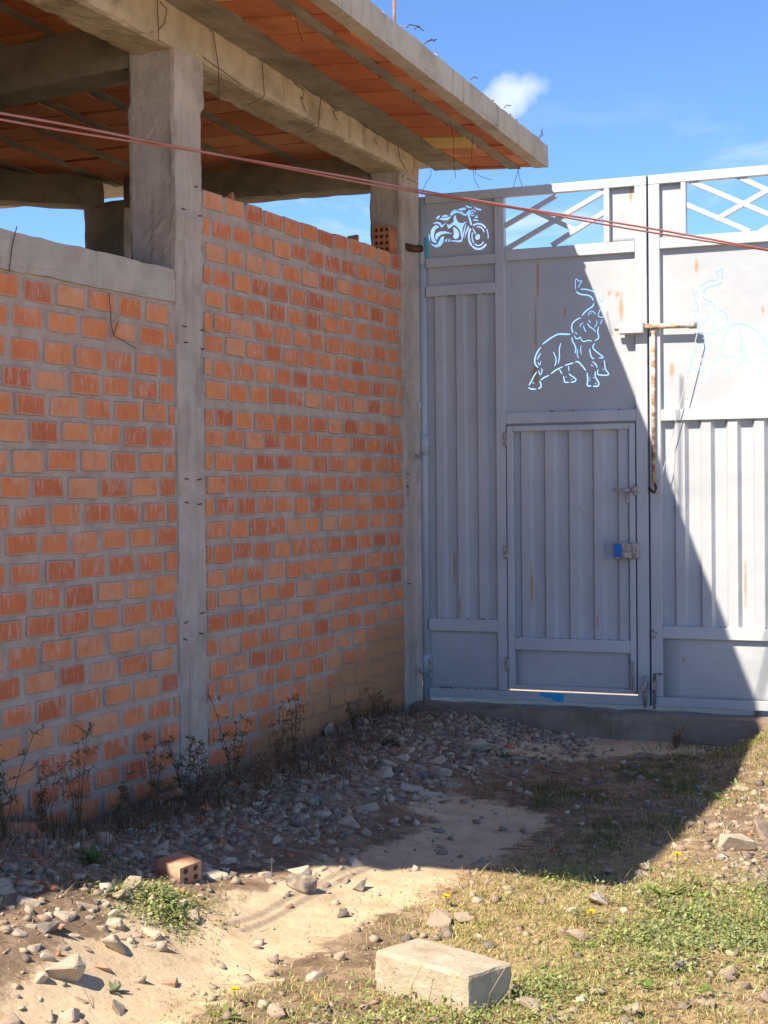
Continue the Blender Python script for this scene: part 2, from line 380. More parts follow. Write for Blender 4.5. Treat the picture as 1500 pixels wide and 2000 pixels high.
# ------------------------------------------------------------------ ground
rng = np.random.default_rng(5)
_ph = rng.uniform(0, 6.28, (24, 3)); _fr = rng.normal(0, 1, (24, 2))
def wob(x, y, f):
    s = 0
    for i in range(8):
        s = s + np.sin(_fr[i, 0] * f * x + _fr[i, 1] * f * y + _ph[i, 0])
    return s / 5
def gz(x, y):
    x = np.asarray(x, float); y = np.asarray(y, float)
    z = -.205 + 0 * x
    bank = sstep(1.55, .35, x) * (.135 + .03 * wob(x, y, 3))
    bank = bank * (0.6 + .4 * sstep(-.4, -3.4, y))
    z = z + bank + .19 * sstep(-3.9, -5.7, y) * sstep(1.6, .85, x)
    z = z + .085 * np.exp(-((x - .28) / .5) ** 2 - ((y + 1.0) / .75) ** 2)        # rubble heap in the corner
    z = z + .05 * np.exp(-((x - 1.2) / .35) ** 2 - ((y + 4.15) / .45) ** 2)       # little crest where the shade ends
    z = z + .04 * sstep(2.3, 3.4, x) * sstep(-2.6, -.4, y) + .15 * sstep(2.1, 2.55, x) * sstep(-1.5, -.15, y)                        # rise at the right end of the sill
    near = sstep(14, 5, np.hypot(x - 2, y + 4))
    z = z + near * (.014 * wob(x, y, 4.2) + .007 * wob(y, x, 11))
    beyond = sstep(-.02, .12, y)
    z = z * (1 - beyond) + beyond * (-.062 + .006 * wob(x, y, 5) - .46 * sstep(.12, .9, y))   # the yard lies lower than the sill
    return z
def gzf(x, y): return float(gz(x, y))
def gpx(x, y):
    """ground point seen at a pixel"""
    z = -.2
    for _ in range(12):
        p = onZ(x, y, z); z = gzf(p[0], p[1])
    return np.array([p[0], p[1], z])

def axis(fine0, fine1, step, lo, hi):
    a = list(np.arange(fine0, fine1 + 1e-6, step)); s = step; v = a[-1]
    while v < hi: s *= 1.35; v += s; a.append(min(v, hi))
    s = step; v = a[0]; pre = []
    while v > lo: s *= 1.35; v -= s; pre.append(max(v, lo))
    return np.array(pre[::-1] + a)
gx = axis(-.1, 4.2, .035, -600, 600); gy = axis(-7.2, .25, .035, -60, 1500)
GX, GY = np.meshgrid(gx, gy); GZ = gz(GX, GY)
def seg_d(x, y, pts):
    d = 1e9 + 0 * x
    for (x0, y0), (x1, y1) in zip(pts[:-1], pts[1:]):
        vx, vy = x1 - x0, y1 - y0; t = np.clip(((x - x0) * vx + (y - y0) * vy) / (vx * vx + vy * vy), 0, 1)
        d = np.minimum(d, np.hypot(x - x0 - t * vx, y - y0 - t * vy))
    return d
def pth(pp): return [tuple(gpx(*q)[:2]) for q in pp]
TRACK = pth([(-200, 1980), (120, 1945), (420, 1850), (700, 1745), (880, 1660), (960, 1600), (900, 1580)])
TRACK2 = pth([(1080, 1460), (1200, 1450), (1330, 1450)])
def kinds(x, y):
    tr = np.maximum(sstep(.42, .10, seg_d(x, y, TRACK)), sstep(.62, .2, seg_d(x, y, TRACK2)) * .9)
    gr = sstep(1.6, 2.5, x + .35 * (y + 5)) * sstep(-2.2, -3.9, y)
    ru = np.maximum(sstep(1.25, .7, x) * sstep(-6.5, -5, y), sstep(1.2, .6, np.hypot((x - .45), (y + .9) * .8)))
    ru = np.maximum(ru, .85 * sstep(2.55, 2.9, x) * sstep(-3.9, -3.4, y) * sstep(-.4, -1.6, y) * .8)
    tr = np.maximum(tr, np.maximum(sstep(-7.3, -8.2, y), sstep(4.6, 5.6, x)))      # the dirt street
    tr = np.maximum(tr, sstep(.05, .3, y)); gr = gr * (1 - sstep(-7.3, -8.2, y))
    return tr, gr, ru
K = np.stack(kinds(GX, GY), -1)
verts = np.stack([GX, GY, GZ], -1).reshape(-1, 3)
nyy, nxx = GX.shape; idx = np.arange(nyy * nxx).reshape(nyy, nxx)
faces = np.stack([idx[:-1, :-1], idx[:-1, 1:], idx[1:, 1:], idx[1:, :-1]], -1).reshape(-1, 4)
me = bpy.data.meshes.new('ground'); me.from_pydata(verts.tolist(), [], faces.tolist())
at = me.attributes.new('kind', 'FLOAT_VECTOR', 'POINT'); at.data.foreach_set('vector', K.reshape(-1).astype(np.float32))
me.polygons.foreach_set('use_smooth', [True] * len(me.polygons))
tag(obj('ground', me, 'ground_soil'), kind='structure')

# ------------------------------------------------------------------ brick walls
def brick_mesh(seed):
    r = random.Random(seed); bm = bmesh.new()
    # unit brick: y -.5..+.5, z -.5..+.5, face at x = 0, body behind
    out = []
    cy, cz = .030, .065
    for (sy, sz) in ((-1, -1), (1, -1), (1, 1), (-1, 1)):
        a = r.uniform(.4, 1.5); bb = r.uniform(.4, 1.5)
        p1 = (sy * (.5 - cy * a), sz * .5); p2 = (sy * .5, sz * (.5 - cz * bb))
        out += [p1, p2] if sy * sz < 0 else [p2, p1]
    # mid-edge points
    pts = []
    for i, p in enumerate(out):
        q = out[(i + 1) % 8]; pts.append(p)
        if abs(p[0] - q[0]) > .5 or abs(p[1] - q[1]) > .5: pts.append(((p[0] + q[0]) / 2, (p[1] + q[1]) / 2))
    pts = [(y + r.uniform(-.012, .012), z + r.uniform(-.03, .03)) for y, z in pts]
    fr = [bm.verts.new((r.uniform(-.002, .002), y * .965, z * .94)) for y, z in pts]
    md = [bm.verts.new((-.006, y, z)) for y, z in pts]
    bk = [bm.verts.new((-.06, y, z)) for y, z in pts]
    n = len(pts); bm.faces.new(fr)
    for a_, b_ in ((fr, md), (md, bk)):
        for i in range(n): bm.faces.new((a_[i], b_[i], b_[(i + 1) % n], a_[(i + 1) % n]))
    bmesh.ops.recalc_face_normals(bm, faces=bm.faces)
    me = bpy.data.meshes.new('brick'); bm.to_mesh(me); bm.free(); me.materials.append(MATS['brick']); return me
BRICKS = [brick_mesh(100 + i) for i in range(10)]

def brick_rows(wall, rows, ya, yb, pitch, off, seed, hgt=.098, gap=.026, joined_before=None):
    r = random.Random(seed); far = []
    for ri, ztop in enumerate(rows):
        y = ya + (off if ri % 2 else 0) - pitch + r.uniform(-.02, .02)
        while y < yb:
            ln = pitch + r.uniform(-.018, .018)
            a_, b_ = max(y, ya) + gap * .5, min(y + ln, yb) - gap * .35
            y += ln
            if b_ - a_ < .035: continue
            if y < ya + .02: continue
            h = hgt + r.uniform(-.007, .007); zc = ztop - h / 2 + r.uniform(-.004, .004)
            spec = (Vector((r.uniform(-.0015, .006), (a_ + b_) / 2, zc)), (b_ - a_), h, r.randrange(10), r.uniform(-.022, .022), r.uniform(-.012, .012))
            if joined_before is not None and b_ < joined_before: far.append(spec); continue
            o = bpy.data.objects.new('brick', BRICKS[spec[3]]); C.objects.link(o)
            o.scale = (1, spec[1], spec[2]); o.location = spec[0]; o.rotation_euler = (spec[4], 0, spec[5])
            child(o, wall)
    if far:
        bm = bmesh.new()
        for loc, ln, h, v, rx, rz in far: box_bm(bm, -.06, loc.x, loc.y - ln / 2, loc.y + ln / 2, loc.z - h / 2, loc.z + h / 2)
        o = bmo('far_brickwork', bm, 'brick'); child(o, wall); tag(o, kind='stuff')

wr = empty('brick_wall', (-.06, -1.55, -.3), 'tall red brick wall panel between the two concrete columns, ending at the gate', 'wall')
rough_box('mortar', -.14, -.0055, -2.92, -.19, -.35, 2.975, .05, .0026, 'mortar', wr, seed=3, freq=14)
rows_r = [2.985, 2.845, 2.715, 2.592, 2.472, 2.348, 2.236, 2.113, 1.995, 1.850, 1.745, 1.621, 1.500, 1.381, 1.259, 1.133, 1.006, .893, .769, .645, .532, .42, .30, .18, .06]
brick_rows(wr, rows_r, -2.895, -.205, .2305, .115, 11, .0925, .036)
wl = empty('brick_wall', (-.06, -6.2, -.3), 'lower red brick wall left of the column, capped by a grey concrete beam', 'wall')
rough_box('mortar', -.14, -.0055, -6.6, -3.14, -.35, 2.37, .05, .0026, 'mortar', wl, seed=8, freq=14)
box('mortar', -.14, -.012, -10.4, -6.601, -.35, 2.37, 'mortar', wl, 0)
rows_l = [2.350, 2.223, 2.087, 1.962, 1.85, 1.735, 1.61, 1.487, 1.367, 1.242, 1.12, 1.0, .88, .76, .635, .51, .388, .262, .135, .012]
brick_rows(wl, rows_l, -10.3, -3.165, .252, .13, 23, .0935, .044, joined_before=-6.0)
rough_box('cap_beam', -.17, .012, -10.4, -3.18, 2.362, 2.535, .06, .006, 'concrete_cap', wl, seed=5, chip=.006)

# ------------------------------------------------------------------ unfinished building: columns, beams, roof slab
bd = empty('unfinished_building', (-1.2, -3.0, -.3), 'unfinished concrete frame with overhanging flat roof of clay tiles over the brick walls', 'building')
def RZ(x, y): return 3.68 - .0517 * y - .06 * x if x > 0 else 3.68 - .0517 * y     # underside of the slab
YN, YF = -7.2, .40
# columns
def colm(x0, x1, y0, y1, z1, seed):
    ym = (y0 + y1) / 2 + .02
    def f(p):
        q = p.copy()
        if p.x > x1 - .02: q.x += .008 * math.exp(-((p.y - ym) / .012) ** 2) - .006 * math.exp(-((p.y - ym - .05) / .02) ** 2)
        if 2.72 < p.z < 2.86 : q.x += .012 * math.exp(-((p.z - 2.8) / .03) ** 2)
        if 2.3 < p.z < 2.84 and p.y < y0 + .03 and p.x > x0 + .09: q.y += .006 * noise.noise(p * 29) - .003        # honeycombed pour
        if p.z > 3.38 and seed == 1: q.x += .010; q.y += (.012 if p.y > ym else -.012)
        return q
    return rough_box('column', x0, x1, y0, y1, -.4, z1, .022 if seed < 3 else .05, .006, 'concrete_column' if seed < 4 else 'concrete_joist', bd, f, seed, 9, .011)  # inner columns take browner concrete, which also stands in for interior shade
colm(-.262, .012, -3.172, -2.895, 3.66, 1)
colm(-.232, .008, -.205, .118, 3.60, 2)
colm(-.262, .008, -6.95, -6.68, 3.80, 3)
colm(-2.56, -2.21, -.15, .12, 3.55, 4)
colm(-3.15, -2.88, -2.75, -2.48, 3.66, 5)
# edge beam along the wall, following the fall of the roof
def slope(k):
    def f(p): q = p.copy(); q.z -= k * p.y; return q
    return f
def edgef(p):
    q = p.copy(); t = (p.z - 3.545) / .2
    q.z = (3.548 - .026 * p.y) * (1 - t) + (3.742 - .0517 * p.y) * t
    return q
rough_box('edge_beam', -.245, .022, YN + .08, .09, 3.545, 3.745, .03, .007, 'concrete_beam', bd, edgef, 2, 9, .013)
# interior cross beam from the near column, end beam over the gate side, skew rear beam
def along(p0, p1, zb0, zb1, wdt, dep, name, seed):
    d = Vector((p1[0] - p0[0], p1[1] - p0[1], 0)); ln = d.length; d.normalize(); nrm = Vector((-d.y, d.x, 0))
    def f(p):
        base = Vector((p0[0], p0[1], 0)) + d * p.x + nrm * p.y
        zt = p.x / ln; base.z = (zb0 * (1 - zt) + zb1 * zt) + p.z; return base
    rough_box(name, 0, ln, -wdt / 2, wdt / 2, 0, dep, .06, .007, 'concrete_joist', bd, f, seed, 6, .010)  # browner joist concrete also puts the interior gloom into these beams
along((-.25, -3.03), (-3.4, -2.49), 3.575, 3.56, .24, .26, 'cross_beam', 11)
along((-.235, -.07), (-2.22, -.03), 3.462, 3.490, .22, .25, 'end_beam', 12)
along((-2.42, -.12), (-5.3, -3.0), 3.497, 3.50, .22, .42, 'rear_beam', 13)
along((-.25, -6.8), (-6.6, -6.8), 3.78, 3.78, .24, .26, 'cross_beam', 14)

sl = rough_box('roof_slab', -7.0, .850, YN, YF, 0, .132, .075, .004, 'concrete_slab', bd,
               lambda p: Vector((p.x, p.y, RZ(p.x, p.y) + .018 + p.z)), 4, 5, .004)
# fascia band, joists and tiles under the slab
def strip(name, x0, x1, y0, y1, dz, mat, seed):
    o = rough_box(name, x0, x1, y0, y1, 0, .05, .035, .008 if name == 'joist' else .004, mat, None, lambda p: Vector((p.x, p.y, RZ(p.x, p.y) + dz + p.z)), seed, 11, .002)
    o.parent = sl; return o
strip('edge_strip', .745, .848, YN + .01, YF - .004, -.003, 'concrete_slab', 21)
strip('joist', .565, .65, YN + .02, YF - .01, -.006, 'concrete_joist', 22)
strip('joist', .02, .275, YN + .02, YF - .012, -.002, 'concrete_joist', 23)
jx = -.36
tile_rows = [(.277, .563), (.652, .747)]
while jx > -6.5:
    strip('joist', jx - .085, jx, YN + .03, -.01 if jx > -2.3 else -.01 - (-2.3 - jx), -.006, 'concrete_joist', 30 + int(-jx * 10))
    tile_rows.append((jx - .085 - .30, jx - .087)); jx -= .387
def tile_mesh(seed):
    r = random.Random(seed); bm = bmesh.new()
    rr = bmesh.ops.create_cube(bm, size=1.0)
    for v in rr['verts']:
        v.co += Vector((r.uniform(-.012, .012), r.uniform(-.016, .016), r.uniform(-.05, .05)))
    bmesh.ops.bevel(bm, geom=bm.edges[:], offset=.012, segments=1, affect='EDGES')
    me = bpy.data.meshes.new('ceiling_tile'); bm.to_mesh(me); bm.free(); me.materials.append(MATS['ceiling_clay']); return me
TILES = [tile_mesh(50 + i) for i in range(6)]
foam = bpy.data.meshes.new('foam_block'); foam = TILES[0].copy(); foam.materials.clear(); foam.materials.append(MATS['foam_yellow'])
inv = Matrix.Identity(4)                              # the slab itself sits at the world origin
slope_rot = -math.atan(.0517)
for ti, (xa, xb) in enumerate(tile_rows):
    y = YN + .05 + R.uniform(0, .1)
    yend = YF - .02 if xb > 0 else (-.06 if xa > -2.3 else -.06 - (-2.3 - xa))
    while y < yend:
        ln = .268 + R.uniform(-.02, .02)
        y1 = min(y + ln, yend)
        if y1 - y > .06:
            yc = (y + y1) / 2; xc = (xa + xb) / 2
            isf = (ti == 0 and (abs(yc + 3.32) < .14 or abs(yc + .33) < .14))
            o = bpy.data.objects.new('foam_block' if isf else 'ceiling_tile', foam if isf else TILES[R.randrange(6)]); C.objects.link(o)
            o.scale = ((xb - xa) - R.uniform(.002, .016), (y1 - y) - R.uniform(.006, .02), .05)
            o.location = (xc, yc, RZ(xc, yc) + .021 + R.uniform(-.008, .006))
            o.rotation_euler = (slope_rot + R.uniform(-.02, .02), R.uniform(-.015, .015) + (.06 if xc > 0 else 0), R.uniform(-.02, .02))
            o.parent = sl; o.matrix_parent_inverse = inv
            if isf: o['label'] = 'yellow foam filler block between the clay tiles'
        y = y1
# rough walls that close the building at the back and at the near end (unseen, added to keep the interior dark)
def shadewall(p0, p1, z1, seed):
    d = Vector((p1[0] - p0[0], p1[1] - p0[1], 0)); ln = d.length; d.normalize(); nrm = Vector((-d.y, d.x, 0))
    rough_box('added_shade_wall', 0, ln, -.07, .07, -.3, z1, .3, .004, 'brick_dull', bd, lambda p: Vector((p0[0], p0[1], 0)) + d * p.x + nrm * p.y + Vector((0, 0, p.z)), seed)
shadewall((-.24, -.07), (-2.2, -.03), 2.96, 41); shadewall((-2.5, -.2), (-5.25, -2.95), 3.16, 42); shadewall((-5.3, -3.05), (-6.8, -7.0), 3.9, 43); shadewall((-.3, -6.85), (-6.7, -6.85), 3.75, 44)
# ---- tie wires and rebar stubs left in the concrete
def wire_px(pp, X, rad=.0022, plane=None):
    tube('tie_wire', [onX(x, y, X) for x, y in pp], rad, 'rusty_iron', bd, 5)
off_ = lambda s, o, l: [(o[0] + x / s, o[1] + y / s) for x, y in l]
S1 = 3.41
for l in ([(100, 200), (125, 215), (140, 320), (160, 450), (163, 600), (158, 730)], [(450, 420), (458, 520), (465, 640), (360, 700)],
          [(665, 555), (730, 600), (722, 660), (708, 640), (720, 690), (745, 750)], [(840, 655), (832, 760), (825, 845), (750, 885)],
          [(905, 700), (955, 740), (920, 740), (950, 800)], [(1105, 815), (1150, 850), (1210, 868), (1288, 868), (1290, 1015)],
          [(1185, 870), (1232, 905), (1205, 930), (1218, 970)], [(1355, 970), (1368, 1060), (1418, 1140), (1380, 1185)],
          [(1430, 1000), (1462, 1050), (1460, 1130), (1450, 1150)], [(1415, 1185), (1460, 1210), (1495, 1225)],
          [(60, 380), (110, 420), (170, 460), (240, 510), (300, 560)]):
    wire_px(off_(S1, (380, 0), l), .032)
wire_px([(307, 0), (309, 40), (310, 80)], .034); wire_px([(312, 2), (326, 18), (322, 45), (312, 57)], .034)
wire_px([(18, 530), (24, 480), (33, 442)], .02); wire_px([(213, 572), (216, 610), (216, 630), (222, 655), (240, 665), (266, 681)], .014)
wire_px([(222, 655), (230, 630)], .014)
# bits of stirrup wire poking out of the columns
for (x, y, a) in [(358, 637, 20), (393, 645, 0), (361, 669, -5), (393, 682, -5), (362, 935, 25), (388, 937, -20), (362, 981, 20), (388, 985, -20), (395, 1198, -60), (362, 1217, -60), (391, 1237, 25), (360, 1248, 40),
                  (380, 365, -10), (356, 408, 15), (388, 422, -10), (795, 925, 20), (795, 950, 20), (798, 1140, 20)]:
    p = onX(x, y, .014); l = .012
    tube('wire_stub', [p + np.array([-.02, 0, 0]), p + np.array([.006, 0, 0]), p + np.array([.012, l * math.cos(math.radians(a)), -l * math.sin(math.radians(a))])], .0035, 'rusty_iron', bd, 5)
# loose wires hanging from the slab soffit
S2 = 3.75
def hang(pp, X, top):
    pts = [onX(x, y, X) for x, y in off_(S2, (690, 220), pp)]
    if top: pts.insert(0, np.array([pts[0][0], pts[0][1], RZ(X, pts[0][1]) + .01]))
    tube('hanging_wire', pts, .002, 'rusty_iron', bd, 5)
hang([(685, 30), (720, 120), (735, 200), (732, 300), (742, 420), (752, 480)], .6, True)
hang([(880, 140), (870, 260), (866, 360)], .6, True)
hang([(880, 445), (890, 500), (925, 555)], .35, True); hang([(895, 445), (950, 475), (1020, 495)], .36, True)
hang([(570, 462), (530, 520), (500, 600)], .05, True)
hang([(1215, 395), (1195, 470), (1172, 545)], .62, True); hang([(1205, 395), (1215, 470), (1238, 545)], .64, True)
tube('hanging_wire', [onX(630 + 380 - 380, 0, .6), onX(574, 20, .6), onX(582, 55, .6), onX(592, 85, .6)], .002, 'rusty_iron', bd, 5)
# ragged top of the fascia: rebar and wire ends
p = onX(770, 22, .80); tube('rebar', [p + np.array([0, 0, -.1]), p, p + np.array([.005, 0, .9])], .008, 'clay_bit', bd, 8)
for (x, y, dx, dy) in [(800, 48, 20, 4), (835, 80, 18, -3), (842, 76, 8, 5), (925, 150, 8, 3), (1058, 262, 3, -14), (1060, 264, -4, -10), (815, 52, 12, 8), (990, 205, 8, 2)]:
    p = onX(x - 6, y + 6, .85); q = onX(x, y, .85); q2 = onX(x + dx, y + dy, .86)
    tube('wire_end', [p, q, q2], .0028, 'rusty_iron', bd, 5)
for i in range(46):                                    # crumbs of concrete along the slab lip
    y = R.uniform(-3.3, YF - .02); s = R.uniform(.006, .02)
    bm = bmesh.new(); bmesh.ops.create_icosphere(bm, subdivisions=1, radius=s)
    for v in bm.verts: v.co = Vector((v.co.x * R.uniform(.7, 1.3), v.co.y * R.uniform(.7, 1.8), v.co.z * R.uniform(.5, 1)))
    bmesh.ops.translate(bm, verts=bm.verts, vec=(.846 - R.uniform(0, .03), y, RZ(.850, y) + .15))
    o = bmo('concrete_crumb', bm, 'concrete_slab', sl); o.matrix_parent_inverse = inv

# ------------------------------------------------------------------ gate
def GP(x, y): q = onY(x, y, -.005); return (q[0], q[2])
gl = empty('gate_leaf', (.07, 0, -.04), 'left leaf of grey steel gate with motorcycle and elephant cut-outs and a small door', 'gate')
gr = empty('gate_leaf', (3.26, 0, -.04), 'right leaf of grey steel gate, mostly sunlit, elephant cut-out with raised trunk', 'gate')
PB = 'gate_paint_bar'
def bar(p, x0, x1, z0, z1, y0=-.03, y1=.02, name='frame_bar', mat=PB): return box(name, x0, x1, y0, y1, z0, z1, mat, p, .003)
def corrugated(parent, x0, x1, z0, z1, per, ph, name='corrugated_panel'):
    bm = bmesh.new(); prof = []
    x = x0; cr_, va = -.014, .016
    key = [(0, va), (.42, va), (.53, cr_), (.88, cr_), (1.0, va)]
    n = 0
    xs = []
    k0 = math.floor((x0 - ph) / per) - 1
    for k_ in range(k0, k0 + int((x1 - x0) / per) + 4):
        for t, yv in key[:-1]: xs.append((ph + (k_ + t) * per, yv))
    def at_(x):
        for (a, ya), (b_, yb) in zip(xs[:-1], xs[1:]):
            if a <= x <= b_: return ya + (yb - ya) * (x - a) / (b_ - a)
        return va
    prof = [(x0, at_(x0))] + [q for q in xs if x0 < q[0] < x1] + [(x1, at_(x1))]
    nz_ = 14
    rows_ = []
    for j in range(nz_ + 1):
        z = z0 + (z1 - z0) * j / nz_
        rows_.append([bm.verts.new((x, y + .0018 * noise.noise(Vector((x * 3, z * 2.3, ph))), z)) for x, y in prof])
    for j in range(nz_):
        for i in range(len(prof) - 1): bm.faces.new((rows_[j][i], rows_[j][i + 1], rows_[j + 1][i + 1], rows_[j + 1][i]))
    o = bmo(name, bm, 'gate_paint'); child(o, parent)
    m = o.modifiers.new('t', 'SOLIDIFY'); m.thickness = .0015; m.offset = 0
    return o
def plate(parent, x0, x1, z0, z1, y=.004, name='sheet_panel'):
    """slightly dished sheet"""
    bm = bmesh.new(); n = 12; g = []
    for j in range(n + 1):
        g.append([bm.verts.new((x0 + (x1 - x0) * i / n, y + .004 * math.sin(math.pi * i / n) * math.sin(math.pi * j / n) * noise.noise(Vector((x0 + i * .3, z0 + j * .3, 1))), z0 + (z1 - z0) * j / n)) for i in range(n + 1)])
    for j in range(n):
        for i in range(n): bm.faces.new((g[j][i], g[j][i + 1], g[j + 1][i + 1], g[j + 1][i]))
    o = bmo(name, bm, 'gate_paint', None, True); child(o, parent)
    m = o.modifiers.new('t', 'SOLIDIFY'); m.thickness = .002; m.offset = 0
    return o
def ribbon(pts, wd):
    """closed outline of a brush stroke with pointed-round ends; pts in metres"""
    P_ = [Vector((a, b_)) for a, b_ in pts]
    # smooth by Catmull-Rom
    S = []
    for i in range(len(P_) - 1):
        a = P_[max(i - 1, 0)]; b_ = P_[i]; c_ = P_[i + 1]; d = P_[min(i + 2, len(P_) - 1)]
        for t in (0, .33, .66):
            S.append(.5 * ((2 * b_) + (c_ - a) * t + (2 * a - 5 * b_ + 4 * c_ - d) * t * t + (-a + 3 * b_ - 3 * c_ + d) * t ** 3))
    S.append(P_[-1]); Lf, Rt = [], []
    for i, p in enumerate(S):
        t = (S[min(i + 1, len(S) - 1)] - S[max(i - 1, 0)])
        if t.length < 1e-9: continue
        t.normalize(); nrm = Vector((-t.y, t.x)); e = min(i, len(S) - 1 - i)
        ww = wd * .5 * (.45 if e == 0 else .85 if e == 1 else 1)
        Lf.append(p + nrm * ww); Rt.append(p - nrm * ww)
    return [tuple(q) for q in Lf + Rt[::-1]]
def _cross(a, b_, c_, d):
    o_ = lambda p, q, r_: (q[0] - p[0]) * (r_[1] - p[1]) - (q[1] - p[1]) * (r_[0] - p[0])
    return o_(a, b_, c_) * o_(a, b_, d) < 0 and o_(c_, d, a) * o_(c_, d, b_) < 0
def self_cross(p):
    n = len(p)
    return any(_cross(p[i], p[(i + 1) % n], p[j], p[(j + 1) % n]) for i in range(n) for j in range(i + 2, n) if (j + 1) % n != i)
def pair_cross(p, q):
    if max(a[0] for a in p) < min(a[0] for a in q) or min(a[0] for a in p) > max(a[0] for a in q) or max(a[1] for a in p) < min(a[1] for a in q) or min(a[1] for a in p) > max(a[1] for a in q): return False
    return any(_cross(p[i], p[(i + 1) % len(p)], q[j], q[(j + 1) % len(q)]) for i in range(len(p)) for j in range(len(q)))
def clean(holes):
    ok = []
    for h_ in holes:
        if not self_cross(h_) and not any(pair_cross(h_, k_) for k_ in ok): ok.append(h_)
    return ok
def cut_plate(parent, x0, x1, z0, z1, holes, y=.004, name='cut_out_panel'):
    cu = bpy.data.curves.new('cut', 'CURVE'); cu.dimensions = '2D'; cu.fill_mode = 'BOTH'; cu.extrude = .001
    for poly in [[(x0, z0), (x1, z0), (x1, z1), (x0, z1)]] + clean(holes):
        sp = cu.splines.new('POLY'); sp.points.add(len(poly) - 1); sp.use_cyclic_u = True
        for q, (a, b_) in zip(sp.points, poly): q.co = (a, b_, 0, 1)
    tmp = bpy.data.objects.new('cut', cu); C.objects.link(tmp)
    me = bpy.data.meshes.new_from_object(tmp.evaluated_get(bpy.context.evaluated_depsgraph_get()))
    bpy.data.objects.remove(tmp); bpy.data.curves.remove(cu)
    co = np.empty(len(me.vertices) * 3); me.vertices.foreach_get('co', co); co = co.reshape(-1, 3)
    co = np.stack([co[:, 0], y - co[:, 2], co[:, 1]], -1); me.vertices.foreach_set('co', co.reshape(-1)); me.update()
    me.name = name; me.materials.clear()
    o = obj(name, me, 'gate_paint'); child(o, parent); return o

# ---- left leaf
tube('hinge_post', [(.075, 0, -.035), (.075, 0, 3.40)], .028, 'post_paint', gl, 20)
for z in (.21, 1.72, 3.02):                       # collars of the post
    tube('post_collar', [(.075, 0, z - .075), (.075, 0, z + .075)], .033, 'post_paint', gl, 20)
box('hinge_strap', -.05, .06, -.034, -.028, .155, .195, 'hardware_steel', gl, .002)
box('hinge_strap', -.05, .06, -.034, -.028, 1.62, 1.655, 'hardware_steel', gl, .002)
tube('hinge_clamp', [(.0, -.14, 3.055), (.02, -.11, 3.05), (.05, -.07, 3.045), (.075, -.03, 3.05)], .026, 'rusty_iron', gl, 10)
box('hinge_plate', .103, .125, -.034, -.028, 2.985, 3.125, 'teal_paint', gl, .002)
box('hinge_plate', .106, .124, -.036, -.03, .13, .26, 'hardware_steel', gl, .002)
XL, XM0, XM1, XS0, XS1 = .106, .602, .668, 1.555, 1.632
bar(gl, .104, XS1, 3.352, 3.412)                                   # top rail
bar(gl, XM0, XM1, .062, 3.351)                                     # mullion
bar(gl, XS0, XS1, .062, 3.351)                                     # meeting stile
bar(gl, .104, XS1, .002, .0615)                                    # bottom rail... split by the door sill
def rail(p, xa, xb, ya, yb, x_ref, name='frame_bar'):
    zt = onY(x_ref, ya, -.03)[2]; zb = onY(x_ref, yb, -.03)[2]; return bar(p, xa, xb, zb, zt, name=name), zt, zb
_, zt1, zb1 = rail(gl, XL, XM0 - .001, 501, 520, 880)              # under the motorcycle
_, zt2, zb2 = rail(gl, XL, XM0 - .001, 556, 577, 880)              # above the ribs
_, zt3, zb3 = rail(gl, XL, XM0 - .001, 1209, 1233, 900)            # below the ribs
plate(gl, XL - .025, XM0 + .004, zt2 - .01, zb1 + .01)
corrugated(gl, XL - .03, XM0 + .02, zt3 - .012, zb2 + .004, .152, .085)
plate(gl, XL - .025, XM0 + .004, .055, zb3 + .01)
_, zt4, zb4 = rail(gl, XM1 + .001, XS0 - .001, 479, 501, 1110)     # under the open lattice
_, zt5, zb5 = rail(gl, XM1 + .001, XS0 - .001, 803, 825, 1110)     # lintel over the small door
XB0 = GP(1181, 430)[0]; XB1 = GP(1192, 430)[0]
bar(gl, XB0, XB1, zt4 + .001, 3.351, name='lattice_post'); plate(gl, XB1, XS0, zt4, 3.353)
